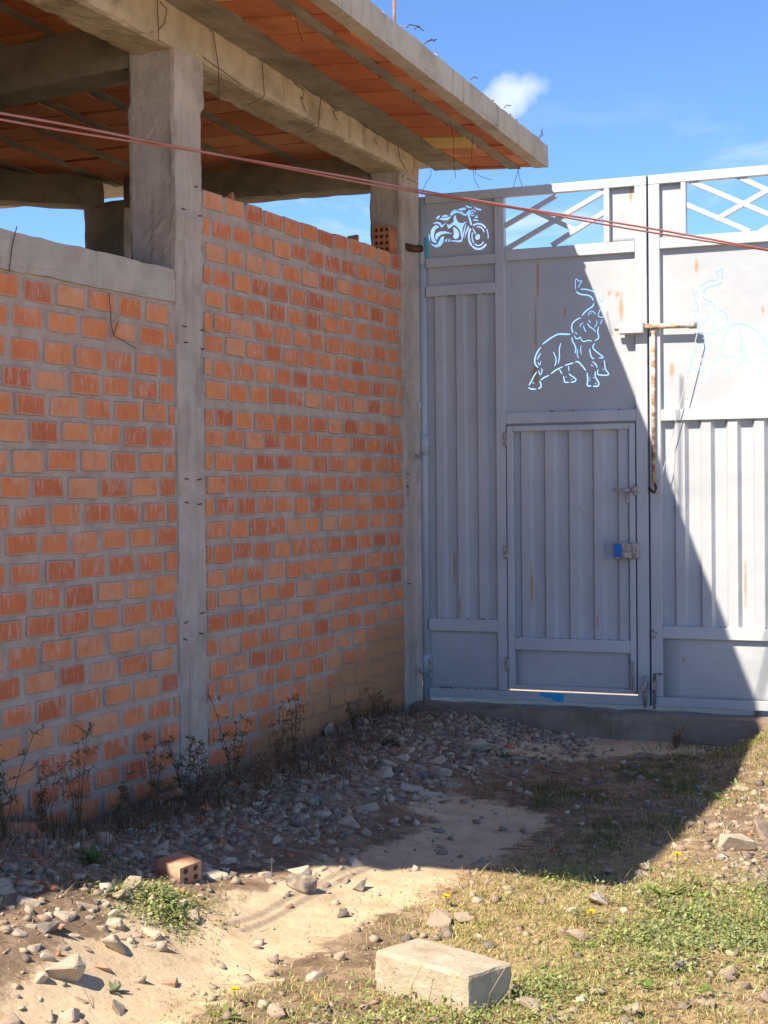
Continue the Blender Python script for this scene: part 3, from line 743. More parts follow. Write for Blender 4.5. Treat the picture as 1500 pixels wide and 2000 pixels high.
# motorcycle
Z1 = 6.818
def zp(l, s, o): return [GP(o[0] + x / s, o[1] + y / s) for x, y in l]
MOTO = [[(268, 774), (300, 815), (345, 838), (400, 825), (440, 775), (457, 690), (415, 700), (390, 745), (365, 796), (320, 806)],
        [(252, 640), (246, 690), (253, 745), (264, 768), (262, 735), (259, 690)],
        [(340, 540), (300, 570), (275, 620), (272, 690), (290, 750), (325, 778), (362, 768), (330, 735), (318, 690), (325, 630), (345, 590), (385, 575), (375, 550)],
        [(298, 530), (325, 505), (370, 496), (405, 512), (427, 545), (500, 485), (420, 580), (395, 537), (355, 517), (320, 522)],
        [(335, 690), (350, 650), (400, 625), (470, 623), (568, 655), (480, 652), (420, 665), (380, 692), (355, 740), (340, 725)],
        [(340, 465), (365, 420), (405, 408), (380, 455)], [(387, 462), (425, 440), (470, 444), (555, 422), (505, 477), (440, 477)], [(420, 428), (440, 408), (480, 404), (520, 420), (470, 432)],
        [(530, 410), (545, 370), (590, 335), (625, 340), (640, 362), (690, 356), (705, 380), (752, 400), (755, 413), (715, 415), (680, 388), (640, 377), (590, 387), (560, 412)],
        [(632, 345), (655, 322), (720, 305), (745, 322), (735, 338), (690, 346)], [(735, 290), (760, 278), (790, 298), (832, 296), (812, 314), (772, 312)],
        [(850, 280), (872, 305), (955, 330), (945, 348), (882, 335), (862, 312)], [(762, 368), (788, 334), (800, 340), (797, 420), (830, 535), (805, 545), (776, 440), (768, 410), (740, 385)],
        [(886, 395), (906, 445), (852, 442), (876, 425)], [(830, 475), (860, 460), (905, 472), (910, 490), (860, 482)],
        [(590, 412), (612, 412), (612, 450), (640, 503), (690, 515), (758, 490), (722, 530), (700, 580), (690, 690), (680, 700), (665, 612), (622, 560), (590, 537), (545, 570), (510, 592), (497, 560), (490, 520), (517, 540), (560, 512), (582, 492), (578, 450)],
        [(572, 572), (590, 567), (636, 605), (655, 660), (645, 708), (610, 730), (573, 708), (584, 650)],
        [(735, 535), (752, 520), (735, 590), (715, 680), (690, 758), (655, 770), (540, 752), (545, 742), (640, 747), (678, 735), (705, 640)],
        [(765, 560), (780, 545), (786, 580), (752, 650), (718, 740), (737, 640)], [(460, 762), (475, 728), (498, 718), (488, 760)], [(505, 762), (520, 722), (535, 720), (522, 764)],
        [(868, 690), (898, 657), (930, 672), (930, 715), (900, 740), (870, 725)], [(828, 565), (845, 590), (880, 655), (868, 668), (838, 605)]]
holes = [zp(l, Z1, (800, 360)) for l in MOTO]
def arc(cx, cy, rx, ry, a0, a1, wd, n=12):
    o_ = [(cx + (rx + wd / 2) * math.cos(math.radians(a0 + (a1 - a0) * i / n)), cy + (ry + wd / 2) * math.sin(math.radians(a0 + (a1 - a0) * i / n))) for i in range(n + 1)]
    i_ = [(cx + (rx - wd * .45) * math.cos(math.radians(a0 + (a1 - a0) * i / n)), cy + (ry - wd * .45) * math.sin(math.radians(a0 + (a1 - a0) * i / n))) for i in range(n + 1)]
    return o_ + i_[::-1]
for a in [(910, 690, 128, 168, -122, -42, 25), (910, 690, 130, 170, -38, 10, 13), (910, 690, 128, 168, 38, 128, 27), (910, 690, 128, 168, 132, 218, 27),
          (910, 690, 84, 128, -105, -25, 17), (910, 690, 84, 122, 35, 125, 17), (910, 690, 84, 124, 135, 205, 17), (838, 376, 31, 38, 60, 350, 13), (838, 376, 11, 13, 20, 330, 9)]:
    holes.append(zp(arc(*a), Z1, (800, 360)))
cut_plate(gl, XL - .025, XM0 + .002, zt1 - .01, 3.356, holes)
# elephants
EL = [(13, [(712, 282), (705, 220), (715, 150), (750, 182), (788, 174), (754, 230), (747, 262)]), (14, [(717, 303), (745, 330), (800, 345), (870, 355), (912, 385), (925, 420)]),
      (12, [(765, 278), (850, 282), (930, 310), (975, 345)]), (9, [(995, 375), (1022, 440), (1045, 400), (1055, 330)]), (14, [(935, 445), (915, 490), (840, 540), (785, 605)]),
      (9, [(1040, 475), (1008, 530), (985, 595), (1020, 622), (1068, 605)]), (11, [(1038, 645), (1012, 705)]), (13, [(775, 628), (720, 650), (670, 700), (662, 760), (678, 815)]),
      (11, [(695, 842), (715, 880), (745, 882), (765, 862), (785, 905), (815, 918), (850, 906), (880, 906), (908, 912)]), (15, [(650, 828), (560, 828), (490, 830), (400, 880), (302, 953)]),
      (14, [(285, 985), (240, 1050), (212, 1130), (215, 1190), (252, 1237)]), (10, [(285, 1060), (252, 1110), (243, 1140)]), (9, [(285, 1160), (268, 1205), (247, 1165)]),
      (9, [(290, 1245), (300, 1275), (280, 1325), (260, 1290), (264, 1270)]), (12, [(236, 1285), (200, 1340), (170, 1400), (138, 1455)]), (12, [(132, 1480), (170, 1498), (228, 1498)]),
      (12, [(250, 1492), (285, 1475), (282, 1425), (266, 1402)]), (13, [(282, 1390), (330, 1355), (388, 1330)]), (13, [(405, 1315), (470, 1265), (552, 1225)]), (13, [(575, 1210), (640, 1190), (682, 1177)]),
      (13, [(703, 1168), (740, 1165), (790, 1215), (836, 1275)]), (11, [(512, 1258), (530, 1290), (545, 1315)]), (11, [(560, 1338), (570, 1380), (574, 1412), (630, 1416)]),
      (11, [(646, 1415), (700, 1405), (712, 1375), (680, 1350), (642, 1325), (632, 1305)]), (10, [(622, 1215), (628, 1282)]), (12, [(848, 1297), (855, 1350), (858, 1400), (850, 1440), (865, 1460), (900, 1460)]),
      (12, [(922, 1460), (975, 1465), (994, 1430), (975, 1390), (950, 1350), (950, 1280)]), (11, [(945, 940), (918, 980), (940, 1020), (1000, 1070), (1048, 1113), (990, 1117)]),
      (11, [(1060, 1142), (1065, 1200), (1075, 1260), (1108, 1300), (1100, 1328), (1000, 1325), (977, 1310), (985, 1255)]), (12, [(665, 862), (670, 910), (705, 975), (712, 1020), (700, 1060)]),
      (8, [(780, 965), (770, 1020), (782, 1075)]), (9, [(740, 1012), (728, 1060), (745, 1125)]), (11, [(530, 935), (510, 1010), (512, 1100), (497, 1190)]), (10, [(435, 1040), (465, 1110), (470, 1170), (450, 1220)]),
      (7, [(865, 610), (875, 560), (905, 545), (935, 560), (955, 590)]), (12, [(893, 572), (907, 572)]), (9, [(865, 655), (895, 687)]), (9, [(850, 692), (880, 735), (930, 770), (955, 800)]),
      (7, [(970, 655), (965, 710), (932, 745)]), (9, [(805, 722), (815, 760), (838, 805)]), (8, [(760, 745), (775, 705), (805, 690)]), (12, [(993, 735), (978, 790), (985, 830), (990, 875), (942, 908)]),
      (11, [(880, 1002), (888, 1060), (905, 1110), (935, 1132)]), (11, [(915, 1162), (958, 1200), (972, 1238)]), (8, [(890, 1200), (930, 1218)]), (8, [(700, 800), (735, 832)]),
      (7, [(190, 1370), (222, 1380)]), (7, [(176, 1420), (205, 1428)]), (7, [(872, 1358), (890, 1362)]), (7, [(872, 1385), (890, 1389)]), (7, [(920, 1360), (936, 1360)]), (8, [(945, 1420), (962, 1440)]),
      (7, [(585, 1350), (600, 1345)]), (8, [(655, 1385), (672, 1375)]), (8, [(1040, 1250), (1056, 1265)])]
epx = .00354 / 6.25
def ele(mapf, s):
    out = []
    for wd, pts in EL:
        q = [mapf(GP(1010 + x / 6.25, 520 + y / 6.25)) for x, y in pts]; k_ = 1.0
        r_ = ribbon(q, wd * epx * s)
        while (self_cross(r_) or any(pair_cross(r_, o_) for o_ in out)) and k_ > .35: k_ -= .1; r_ = ribbon(q, wd * epx * s * k_)
        while (self_cross(r_) or any(pair_cross(r_, o_) for o_ in out)) and len(q) > 2: q = q[:-1]; r_ = ribbon(q, wd * epx * s)
        out.append(r_)
    return out
cut_plate(gl, XM1 - .002, XS0 + .002, zt5 - .01, zb4 + .01, ele(lambda q: q, 1.12))
# lattice braces in the open field
def brace(p, a, b_, zs=2.083, o=(780, 300), yc=-.004, ext=.022):
    A = GP(o[0] + a[0] / zs, o[1] + a[1] / zs); B = GP(o[0] + b_[0] / zs, o[1] + b_[1] / zs)
    d = Vector((B[0] - A[0], 0, B[1] - A[1])); ln = d.length; ang = math.atan2(d.z, d.x); wd = .016
    bm = bmesh.new(); box_bm(bm, -ext, ln + ext, -.013, .013, -wd, wd, .002)
    bmesh.ops.rotate(bm, verts=bm.verts, cent=(0, 0, 0), matrix=Matrix.Rotation(-ang, 3, 'Y'))
    bmesh.ops.translate(bm, verts=bm.verts, vec=(A[0], yc + R.uniform(-.001, .001), A[1]))
    o_ = bmo('lattice_bar', bm, PB); child(o_, p)
brace(gl, (424, 298), (628, 178)); brace(gl, (447, 382), (832, 156)); brace(gl, (632, 366), (834, 240)); brace(gl, (545, 232), (715, 310), yc=.008, ext=.0)
# stop strips behind the joint round the small door
box('door_stop', XM1 - .004, XM1 + .03, .0135, .0195, .07, 1.86, PB, gl, .001); box('door_stop', XS0 - .03, XS0 + .004, .0135, .0195, .07, 1.86, PB, gl, .001)
box('door_stop', XM1 + .031, XS0 - .031, .0135, .0195, 1.80, 1.87, PB, gl, .001)
# ---- wicket door in the left leaf
DX0, DX1, DZ0, DZ1 = .676, 1.546, .076, 1.828
door = empty('small_door', (DX0, 0, DZ0), None, None); child(door, gl); door.location = (DX0, 0, DZ0)
def dbox(name, x0, x1, z0, z1, mat=PB, y0=-.034, y1=.012, bev=.003):
    o = box(name, x0, x1, y0, y1, z0, z1, mat, None, bev); o.parent = door; o.matrix_parent_inverse = Matrix.Translation(Vector((-DX0, 0, -DZ0))); return o
dbox('door_bar', DX0, DX0 + .042, DZ0, DZ1); dbox('door_bar', DX1 - .038, DX1, DZ0, DZ1)
dbox('door_bar', DX0 + .043, DX1 - .039, DZ1 - .036, DZ1); dbox('door_bar', DX0 + .043, DX1 - .039, DZ0, DZ0 + .03)
zr1 = onY(1110, 1248, -.03)[2]; zr0 = onY(1110, 1272, -.03)[2]
dbox('door_bar', DX0 + .043, DX1 - .039, zr0, zr1)
o = corrugated(gl, DX0 + .018, DX1 - .012, zr1 - .01, DZ1 - .032, .166, .85); o.parent = door; o.matrix_parent_inverse = Matrix.Translation(Vector((-DX0, 0, -DZ0)))
o = plate(gl, DX0 + .04, DX1 - .036, DZ0 + .02, zr0 + .01); o.parent = door; o.matrix_parent_inverse = Matrix.Translation(Vector((-DX0, 0, -DZ0)))
for z in (1.74, .99, .24): dbox('hinge', DX0 - .022, DX0 + .008, z - .045, z + .045, 'hardware_steel', -.046, -.0305, .004)
zb_ = GP(1225, 957)[1]
dbox('slide_bolt', GP(1200, 957)[0], GP(1246, 957)[0], zb_ - .008, zb_ + .008, 'hardware_steel', -.058, -.042, .004)
for x in (1212, 1232): dbox('bolt_bracket', GP(x, 957)[0] - .012, GP(x, 957)[0] + .012, zb_ - .016, zb_ + .016, 'hardware_steel', -.05, -.0345, .003)
dbox('bolt_keeper', GP(1241, 957)[0], GP(1247, 957)[0], zb_ - .034, zb_ + .034, 'hardware_steel', -.062, -.0305, .003)
dbox('padlock_loop', GP(1227, 975)[0], GP(1231, 975)[0], zb_ - .085, zb_ - .02, 'hardware_steel', -.05, -.0345, .003)
X0, Zc = GP(1203, 1075); X1_ = GP(1238, 1075)[0]
dbox('lock_case', X0, X1_, Zc - .053, Zc + .053, 'hardware_steel', -.075, -.0345, .008)
dbox('paint_smear', X0 + .006, X0 + .058, Zc - .042, Zc + .044, 'blue_paint', -.0775, -.0755, .002)
dbox('lock_tongue', X1_ + .002, GP(1252, 1075)[0], Zc - .05, Zc + .055, 'hardware_steel', -.062, -.0305, .004)
Xk, Zk = GP(1138, 994); bm = bmesh.new(); bmesh.ops.create_uvsphere(bm, u_segments=10, v_segments=6, radius=.011)
bmesh.ops.translate(bm, verts=bm.verts, vec=(Xk, -.02, Zk)); o = bmo('peephole', bm, 'cord', None, True); o.parent = door; o.matrix_parent_inverse = Matrix.Translation(Vector((-DX0, 0, -DZ0)))
def drod(name, pts, r, p, mat='hardware_steel'): return tube(name, pts, r, mat, p, 8)
xq, zq = GP(1240, 1325); drod('foot_bolt', [(xq - .03, -.045, .29), (xq, -.045, .285), (xq, -.045, .10), (xq + .025, -.045, .09)], .007, gl)
xq, zq = GP(1263, 1345); drod('foot_bolt', [(xq, -.045, .20), (xq, -.045, -.012)], .011, gl); box('bolt_sleeve', xq - .016, xq + .016, -.062, -.0305, .10, .16, 'hardware_steel', gl, .003)
# blue paint splash dripping on the bottom rail
bm = bmesh.new(); xs_ = np.linspace(GP(1057, 1345)[0], GP(1103, 1345)[0], 24)
zt_ = .0585
top = [bm.verts.new((x, -.0315, zt_)) for x in xs_]
bot = [bm.verts.new((x, -.0315, max(.004, zt_ - (.018 + .03 * (i / 24) + (.028 if i % 4 == 0 else 0) * R.random() + (.012 if 12 < i < 22 else 0))))) for i, x in enumerate(xs_)]
for i in range(23): bm.faces.new((top[i], top[i + 1], bot[i + 1], bot[i]))
o = bmo('paint_drip', bm, 'cyan_paint'); child(o, gl)
box('seam_lip', XS1 + .0005, XS1 + .006, -.012, .02, .004, 3.408, 'old_blue', gl, 0)
# weld beads along the rails: small burrs
def burrs(p, x0, x1, z, n):
    for i in range(n):
        x = R.uniform(x0, x1); bm = bmesh.new(); bmesh.ops.create_icosphere(bm, subdivisions=1, radius=R.uniform(.003, .006))
        for v in bm.verts: v.co.x *= R.uniform(1, 2.2)
        bmesh.ops.translate(bm, verts=bm.verts, vec=(x, -.024, z + R.uniform(-.002, .003))); child(bmo('weld_bead', bm, 'rusty_iron'), p)
burrs(gl, XL, XM0, zt3, 12); burrs(gl, XL, XM0, .063, 10); burrs(gl, XM1, XS0, zt5, 10)
burrs(gl, XL, XM0, zb2, 7); burrs(gl, DX0 + .05, DX1 - .05, zr1, 16)
# ---- right leaf
RX0, RX1 = 1.645, 3.20
bar(gr, RX0, RX1, 3.352, 3.412); bar(gr, RX0, RX1, .004, .064)
bar(gr, RX0, RX0 + .072, .065, 3.351); bar(gr, RX1 - .07, RX1, .065, 3.351)
XR = RX0 + .072; XE = RX1 - .07
ZA = (onY(1290, 486, -.03)[2], onY(1290, 464, -.03)[2]); bar(gr, XR + .001, XE - .001, *ZA)
ZB = (onY(1300, 822, -.03)[2], onY(1300, 800, -.03)[2]); bar(gr, XR + .001, XE - .001, *ZB)
ZD = (onY(1300, 1247, -.03)[2], onY(1300, 1223, -.03)[2]); bar(gr, XR + .001, XE - .001, *ZD)
xb = GP(1331, 400)[0]; xb1 = GP(1341, 400)[0]; bar(gr, xb, xb1, ZA[1] + .001, 3.351, name='lattice_post'); plate(gr, XR - .001, xb, ZA[1] - .005, 3.353)
bar(gr, XE - (xb1 - XR), XE - (xb - XR), ZA[1] + .001, 3.351, name='lattice_post'); plate(gr, XE - (xb - XR), XE, ZA[1] - .005, 3.353)
ox = onY(1124, 543)[0] + onY(1410.4, 523)[0]; oz = onY(1410.4, 523)[2] - onY(1124, 543)[2]
cut_plate(gr, XR - .002, XE + .002, ZB[1] - .01, ZA[0] + .01, ele(lambda q: (ox - q[0], q[1] + oz), .85))
corrugated(gr, XR - .002, XE + .002, ZD[1] - .01, ZB[0] + .006, .167, 1.72); plate(gr, XR - .002, XE + .002, .055, ZD[0] + .01)
for a, b_ in [((1195, 118), (1520, 255)), ((1177, 212), (1415, 313)), ((1300, 262), (1570, 110)), ((1385, 98), (1700, 240)), ((1480, 312), (1760, 160))]:
    brace(gr, a, b_)
burrs(gr, XR, XE, ZD[1], 20); burrs(gr, XR, XE, ZB[0], 14)
tube('hinge_post', [(3.232, 0, -.035), (3.232, 0, 3.40)], .028, 'post_paint', gr, 16)
# bolt case on the left leaf, rod and drop bar on the right leaf
xa, za = GP(1214, 643); xb_, _z = GP(1262, 641)
box('bolt_case', xa, xb_, -.085, -.0305, za - .04, za + .035, PB, gl, .006)
tube('bolt_tip', [(xa - .03, -.058, za), (xa + .01, -.058, za)], .014, 'rusty_rod', gl, 12)
xc, zc = GP(1364, 637); tube('bolt_rod', [(xb_ + .006, -.058, za + .004), (xc - .02, -.058, zc + .002)], .017, 'rusty_rod', gr, 14)
tube('rod_cap', [(xc - .045, -.058, zc + .002), (xc, -.058, zc + .002)], .021, 'hardware_steel', gr, 14)
box('rod_bracket', RX0 + .01, RX0 + .05, -.056, -.0305, zc - .03, zc + .028, PB, gr, .004)
xd, zd = GP(1279, 660); xe, ze = GP(1281, 945)
tube('drop_bar', [(xd, -.048, zc - .01), (xe - .004, -.048, ze)], .0125, 'rusty_rod', gr, 10)
tube('drop_hook', [(xe, -.048, ze + .01), (xe + .012, -.05, ze - .03), (xe, -.05, ze - .055), (xe - .02, -.045, ze - .045), (xe - .035, -.036, ze - .025)], .009, 'rusty_iron', gr, 8)
tube('pull_cord', [(xc, -.062, zc - .01), (xc + .006, -.066, zc - .05), *[(xc + .006 + (xe + .012 - xc) * t, -.066 + .01 * t, zc - .05 + (ze - .02 - zc) * t + .06 * t * (t - 1)) for t in np.linspace(.08, 1, 12)]], .0032, 'cord', gr, 6)
xq = GP(1281, 1330)[0]; tube('foot_bolt', [(xq + .05, -.045, .215), (xq, -.045, .215), (xq, -.045, -.012)], .009, 'hardware_steel', gr, 8)
box('bolt_sleeve', xq - .016, xq + .016, -.062, -.0305, .11, .17, 'hardware_steel', gr, .003)
tube('latch_ring', [(RX0 + .02 + .016 * math.cos(a), -.036, .47 + .024 * math.sin(a)) for a in np.linspace(0, 5.6, 12)], .006, 'hardware_steel', gr, 6)

# ------------------------------------------------------------------ sill under the gate, post beyond
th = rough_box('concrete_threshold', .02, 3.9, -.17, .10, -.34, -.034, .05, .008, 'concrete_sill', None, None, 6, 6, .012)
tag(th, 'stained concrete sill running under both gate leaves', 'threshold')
ec = rough_box('concrete_column', 3.29, 3.57, -.14, .14, -.33, 3.5, .06, .005, 'concrete_column', None, None, 16, 6, .006)
tag(ec, 'concrete column that carries the right gate leaf', 'column')

# ------------------------------------------------------------------ cables across the view
def cable(pp, label, r, wig):
    P_ = []
    for i in range(len(pp) - 1):
        (x0, y0, d0), (x1, y1, d1) = pp[i], pp[i + 1]
        for t in np.linspace(0, 1, 14, endpoint=(i == len(pp) - 2)):
            x = x0 + (x1 - x0) * t; y = y0 + (y1 - y0) * t; d = d0 + (d1 - d0) * t
            q = CAM + ray(x, y) * d; q[2] += wig * math.sin(x * .011); P_.append(q)
    d0_ = (P_[0] - P_[10]); P_ = [P_[0] + d0_ / np.linalg.norm(d0_) * 1.2] + P_           # runs on past the frame
    tag(tube('power_cable', P_, r, 'cable_red', None, 8), label, 'cable')
cable([(-420, 150, 5.2), (0, 221, 6.2), (385, 293, 7.2), (812, 371, 8.2), (1180, 432, 8.8), (1500, 487, 9.1), (2300, 600, 9.3)], 'upper of two thin reddish power cables crossing in front of the column and gate', .0056, .0035)
cable([(-420, 172, 5.23), (0, 233, 6.23), (120, 253, 6.54), (385, 296.5, 7.23), (812, 375, 8.23), (1180, 438, 8.83), (1500, 490, 9.13), (2300, 606, 9.33)], 'lower of two thin reddish power cables, parting from the other at the left', .0052, -.003)

# ------------------------------------------------------------------ loose bricks, block, stones
def hollow_brick(name, lx, ly, lz, mat, nx=3, nz=4):
    """brick with bored ends: a grid of round holes in the ly-facing end"""
    cu = bpy.data.curves.new('h', 'CURVE'); cu.dimensions = '2D'; cu.fill_mode = 'BOTH'; cu.extrude = ly / 2
    polys = [[(-lx / 2, -lz / 2), (lx / 2, -lz / 2), (lx / 2, lz / 2), (-lx / 2, lz / 2)]]
    rr = min(lx / nx, lz / nz) * .33
    for i in range(nx):
        for j in range(nz):
            cx = (i + .5) / nx * lx * .92 - lx * .46; cz = (j + .5) / nz * lz * .94 - lz * .47
            polys.append([(cx + rr * math.cos(a), cz + rr * math.sin(a)) for a in np.linspace(0, 2 * math.pi, 10, endpoint=False)])
    for poly in polys:
        sp = cu.splines.new('POLY'); sp.points.add(len(poly) - 1); sp.use_cyclic_u = True
        for q, (a, b_) in zip(sp.points, poly): q.co = (a, b_, 0, 1)
    tmp = bpy.data.objects.new('h', cu); C.objects.link(tmp)
    me = bpy.data.meshes.new_from_object(tmp.evaluated_get(bpy.context.evaluated_depsgraph_get())); bpy.data.objects.remove(tmp)
    me.materials.clear(); me.name = name
    for v in me.vertices: v.co = Vector((v.co.x, -v.co.z, v.co.y))
    return obj(name, me, mat)
q = onY(763, 472, -.36)
hb = hollow_brick('hollow_brick', .125, .12, .185, 'brick_dull'); hb.location = (-.082, -.29, 2.985 + .0925)
tag(hb, 'hollow brick standing on end atop the tall wall, its holes showing, beside the far column', 'brick')
for (x, yy, s, lab) in [(448, 372, .06, 'small broken brick corner lying on the wall top beside the near column'), (690, 463, .075, 'dark broken brick on the wall top halfway along, in front of the sky')]:
    p = onX(x, yy, -.07); bm = bmesh.new(); pts = [bm.verts.new((R.uniform(-1, 1) * s * .6, R.uniform(-1, 1) * s, (0 if i < 7 else R.uniform(.4, 1)) * s)) for i in range(14)]
    bmesh.ops.convex_hull(bm, input=pts); bmesh.ops.delete(bm, geom=[v for v in bm.verts if not v.link_faces], context='VERTS')
    o = bmo('broken_brick', bm, 'brick_dull'); o.location = (-.075, p[1], 2.979); tag(o, lab, 'brick')

# concrete block in the foreground
c4 = [onZ(x, y, -.07) for x, y in [(732.4, 1857), (814, 1829), (1000, 1878), (918, 1907)]]
ctr = sum(c4) / 4; ax = Vector(((c4[3] - c4[0]) + (c4[2] - c4[1])) / 2); ang = math.atan2(ax.y, ax.x)
blk = rough_box('concrete_block', -.2025, .2025, -.103, .103, -.09, .13, .0125, .0030, 'block_concrete', None, None, 2, 16, .0055)
blk.location = (ctr[0], ctr[1], -.20); blk.rotation_euler = (0, 0, ang)
tag(blk, 'pale concrete block lying in the grass in the foreground', 'concrete block')

def rock_mesh(seed, n=16, flat=.7, sub=0, mat='stone'):
    r = random.Random(seed); bm = bmesh.new(); vs_ = []
    for i in range(n):
        v = Vector((r.uniform(-1, 1), r.uniform(-1, 1), r.uniform(-1, 1))); v = v / max(abs(v.x), abs(v.y), abs(v.z)) * r.uniform(.6, 1.05)
        vs_.append(bm.verts.new((v.x * .5, v.y * .5 * r.uniform(.75, 1), v.z * .5 * flat)))
    res = bmesh.ops.convex_hull(bm, input=vs_)
    bmesh.ops.delete(bm, geom=[v for v in bm.verts if not v.link_faces], context='VERTS')
    if sub == 2: bmesh.ops.bevel(bm, geom=bm.edges[:], offset=.045, segments=1, affect='EDGES')
    if sub == 1:
        bmesh.ops.bevel(bm, geom=bm.edges[:], offset=.035, segments=1, affect='EDGES')
        bmesh.ops.triangulate(bm, faces=bm.faces); bmesh.ops.subdivide_edges(bm, edges=bm.edges[:], cuts=1)
        for v in bm.verts: v.co += v.co.normalized() * (noise.noise(v.co * 5 + Vector((seed, 0, 0))) * .035 + noise.noise(v.co * 13) * .014)
    me = bpy.data.meshes.new('stone'); bmesh.ops.recalc_face_normals(bm, faces=bm.faces); bm.to_mesh(me); bm.free(); me.materials.append(MATS[mat]); return me
ROCK = {m: [rock_mesh(200 + i + 37 * j, 11 + i % 5, .55 + .07 * (i % 5), 2, m) for i in range(8)] for j, m in enumerate(('stone', 'stone_pale', 'stone_dark', 'stone_red', 'clay_bit'))}
BIG = {m: [rock_mesh(500 + i + 53 * j, 10 + i % 4, .6 + .08 * (i % 4), 1, m) for i in range(4)] for j, m in enumerate(('stone', 'stone_pale', 'stone_dark', 'stone_red', 'clay_bit'))}
SPOTS = []
def put_rock(me, x, y, s, name='stone', sink=.40, tilt=.35):
    o = bpy.data.objects.new(name, me); C.objects.link(o)
    sx_ = s * R.uniform(.85, 1.3); sy_ = s * R.uniform(.75, 1.1); sz_ = s * R.uniform(.7, 1.0)
    o.scale = (sx_, sy_, sz_); o.rotation_euler = (R.uniform(-tilt, tilt), R.uniform(-tilt, tilt), R.uniform(0, 6.28))
    o.location = (x, y, gzf(x, y) + sz_ * (.30 - sink)); SPOTS.append((x, y, s)); return o
NAMED = [  # px of the foot, size px, kind, label
    (585, 1745, 62, 'stone_dark', 'dark grey angular stone on the sand track below the sunlit crest'),
    (705, 1742, 42, 'stone_dark', 'small dark stone on the sand track, right of the large grey one'),
    (130, 1850, 80, 'stone_pale', 'long tan flat stone tilted at the left end of the track'),
    (98, 1822, 50, 'stone_dark', 'grey stone just above the long tan one at left'),
    (215, 1845, 80, 'stone_pale', 'broad pale flat stone beside the green tuft at left'),
    (30, 1995, 85, 'stone_red', 'rounded reddish boulder cut off by the bottom left corner'),
    (240, 1985, 48, 'stone', 'grey stone in the sparse grass at bottom left'),
    (535, 1988, 45, 'stone_red', 'reddish stone beside the yellow flower at the bottom'),
    (615, 1922, 50, 'stone_pale', 'pale angular stone left of the concrete block'),
    (660, 1878, 34, 'stone_red', 'small two-toned stone above the pale one by the block'),
    (855, 1812, 52, 'stone_red', 'brown stone right behind the concrete block'),
    (905, 1805, 42, 'stone', 'flat stone right of the brown one behind the block'),
    (1125, 1842, 50, 'stone_red', 'dark reddish stone standing in the yellowed grass'),
    (1160, 1772, 55, 'stone_pale', 'whitish flat stone in dry litter below the shade edge'),
    (1186, 1712, 34, 'stone_red', 'round reddish stone at the tip of the shade'),
    (1262, 1703, 34, 'stone_pale', 'pale stone in the sun by the tip of the shade'),
    (1445, 1672, 78, 'stone_pale', 'big pale lumpy stone with dark underside at the right'),
    (1490, 1640, 60, 'stone_red', 'flat pinkish stone at the right edge behind the lumpy one'),
    (1315, 1905, 62, 'stone_dark', 'dark grey stone in the green weeds at lower right'),
    (1425, 1920, 46, 'stone_red', 'purplish rounded stone at lower right'),
    (1455, 1935, 44, 'stone', 'grey stone just below the purplish rounded one'),
    (1492, 1960, 50, 'stone_red', 'brown stone at the lower right edge'),
    (1390, 1972, 32, 'stone', 'small flat grey stone in the grass at the bottom right'),
    (1045, 1975, 50, 'stone', 'pale grey flat stone in the grass right of the block'),
    (1240, 1988, 55, 'stone_pale', 'pale stone in the grass at the bottom edge'),
    (925, 1472, 62, 'stone_pale', 'pale flat slab of rubble in the shade, in front of the heap'),
    (905, 1492, 48, 'stone_dark', 'dark wedge stone at the foot of the pale slab'),
    (640, 1425, 40, 'stone', 'topmost grey stone of the rubble heap against the wall'),
    (595, 1445, 44, 'stone_red', 'purplish stone at the left shoulder of the rubble heap'),
    (645, 1438, 38, 'stone_pale', 'pale stone just under the top of the rubble heap'),
    (590, 1540, 42, 'stone_dark', 'black stone in the dry weeds below the heap'),
    (600, 1572, 46, 'stone_dark', 'dark grey stone below the black one in the weeds'),
    (293, 1622, 26, 'stone_pale', 'small upright pale stone in the dark weeds'),
    (318, 1682, 40, 'stone_pale', 'pale round stone in deep shade above the orange brick piece'),
    (545, 1655, 36, 'stone_pale', 'pale upright stone on the crest where the shade ends'),
    (440, 1692, 36, 'stone_pale', 'pale stone right of the orange brick piece'),
    (250, 1740, 46, 'stone_pale', 'pale slanted stone at the shade edge left of the brick piece'),
    (230, 1758, 38, 'stone', 'grey stone at the shade edge left of the green tuft'),
    (590, 1720, 50, 'stone_pale', 'tan stone behind the dark grey one on the track'),
]
for (x, y, wpx, kind, lab) in NAMED:
    g = gpx(x, y - wpx * .12); dep = (g - CAM) @ _f; s = wpx * dep / F
    o = put_rock(BIG[kind][R.randrange(4)], g[0], g[1], s, sink=.12, tilt=.3); tag(o, lab, 'stone')
CLAY = [(350, 1722, 62, 'orange broken hollow brick on the sunlit crest'), (330, 1925, 32, 'flat orange tile chip on the sand track'), (200, 1870, 36, 'orange-brown brick chip on the track near the long tan stone'),
        (110, 1812, 38, 'orange brick chip among stones at the left'), (335, 1568, 60, 'orange brick shard leaning in the weeds below the near column'), (405, 1592, 40, 'orange curved brick shard in the shade'), (245, 1552, 34, 'orange brick chip at the foot of the lower wall'),
        (215, 1568, 42, 'long orange brick chip lying by the lower wall'), (40, 1640, 70, 'broken brick leaning against the lower wall at far left'), (680, 1598, 22, 'small orange chip in the shaded rubble'), (660, 1688, 28, 'orange chip on the sunlit crest'), (565, 1775, 18, 'tiny orange chip on the sand track'),
        (445, 1545, 30, 'orange chip by the near column foot'), (920, 1800, 20, 'orange chip behind the concrete block')]
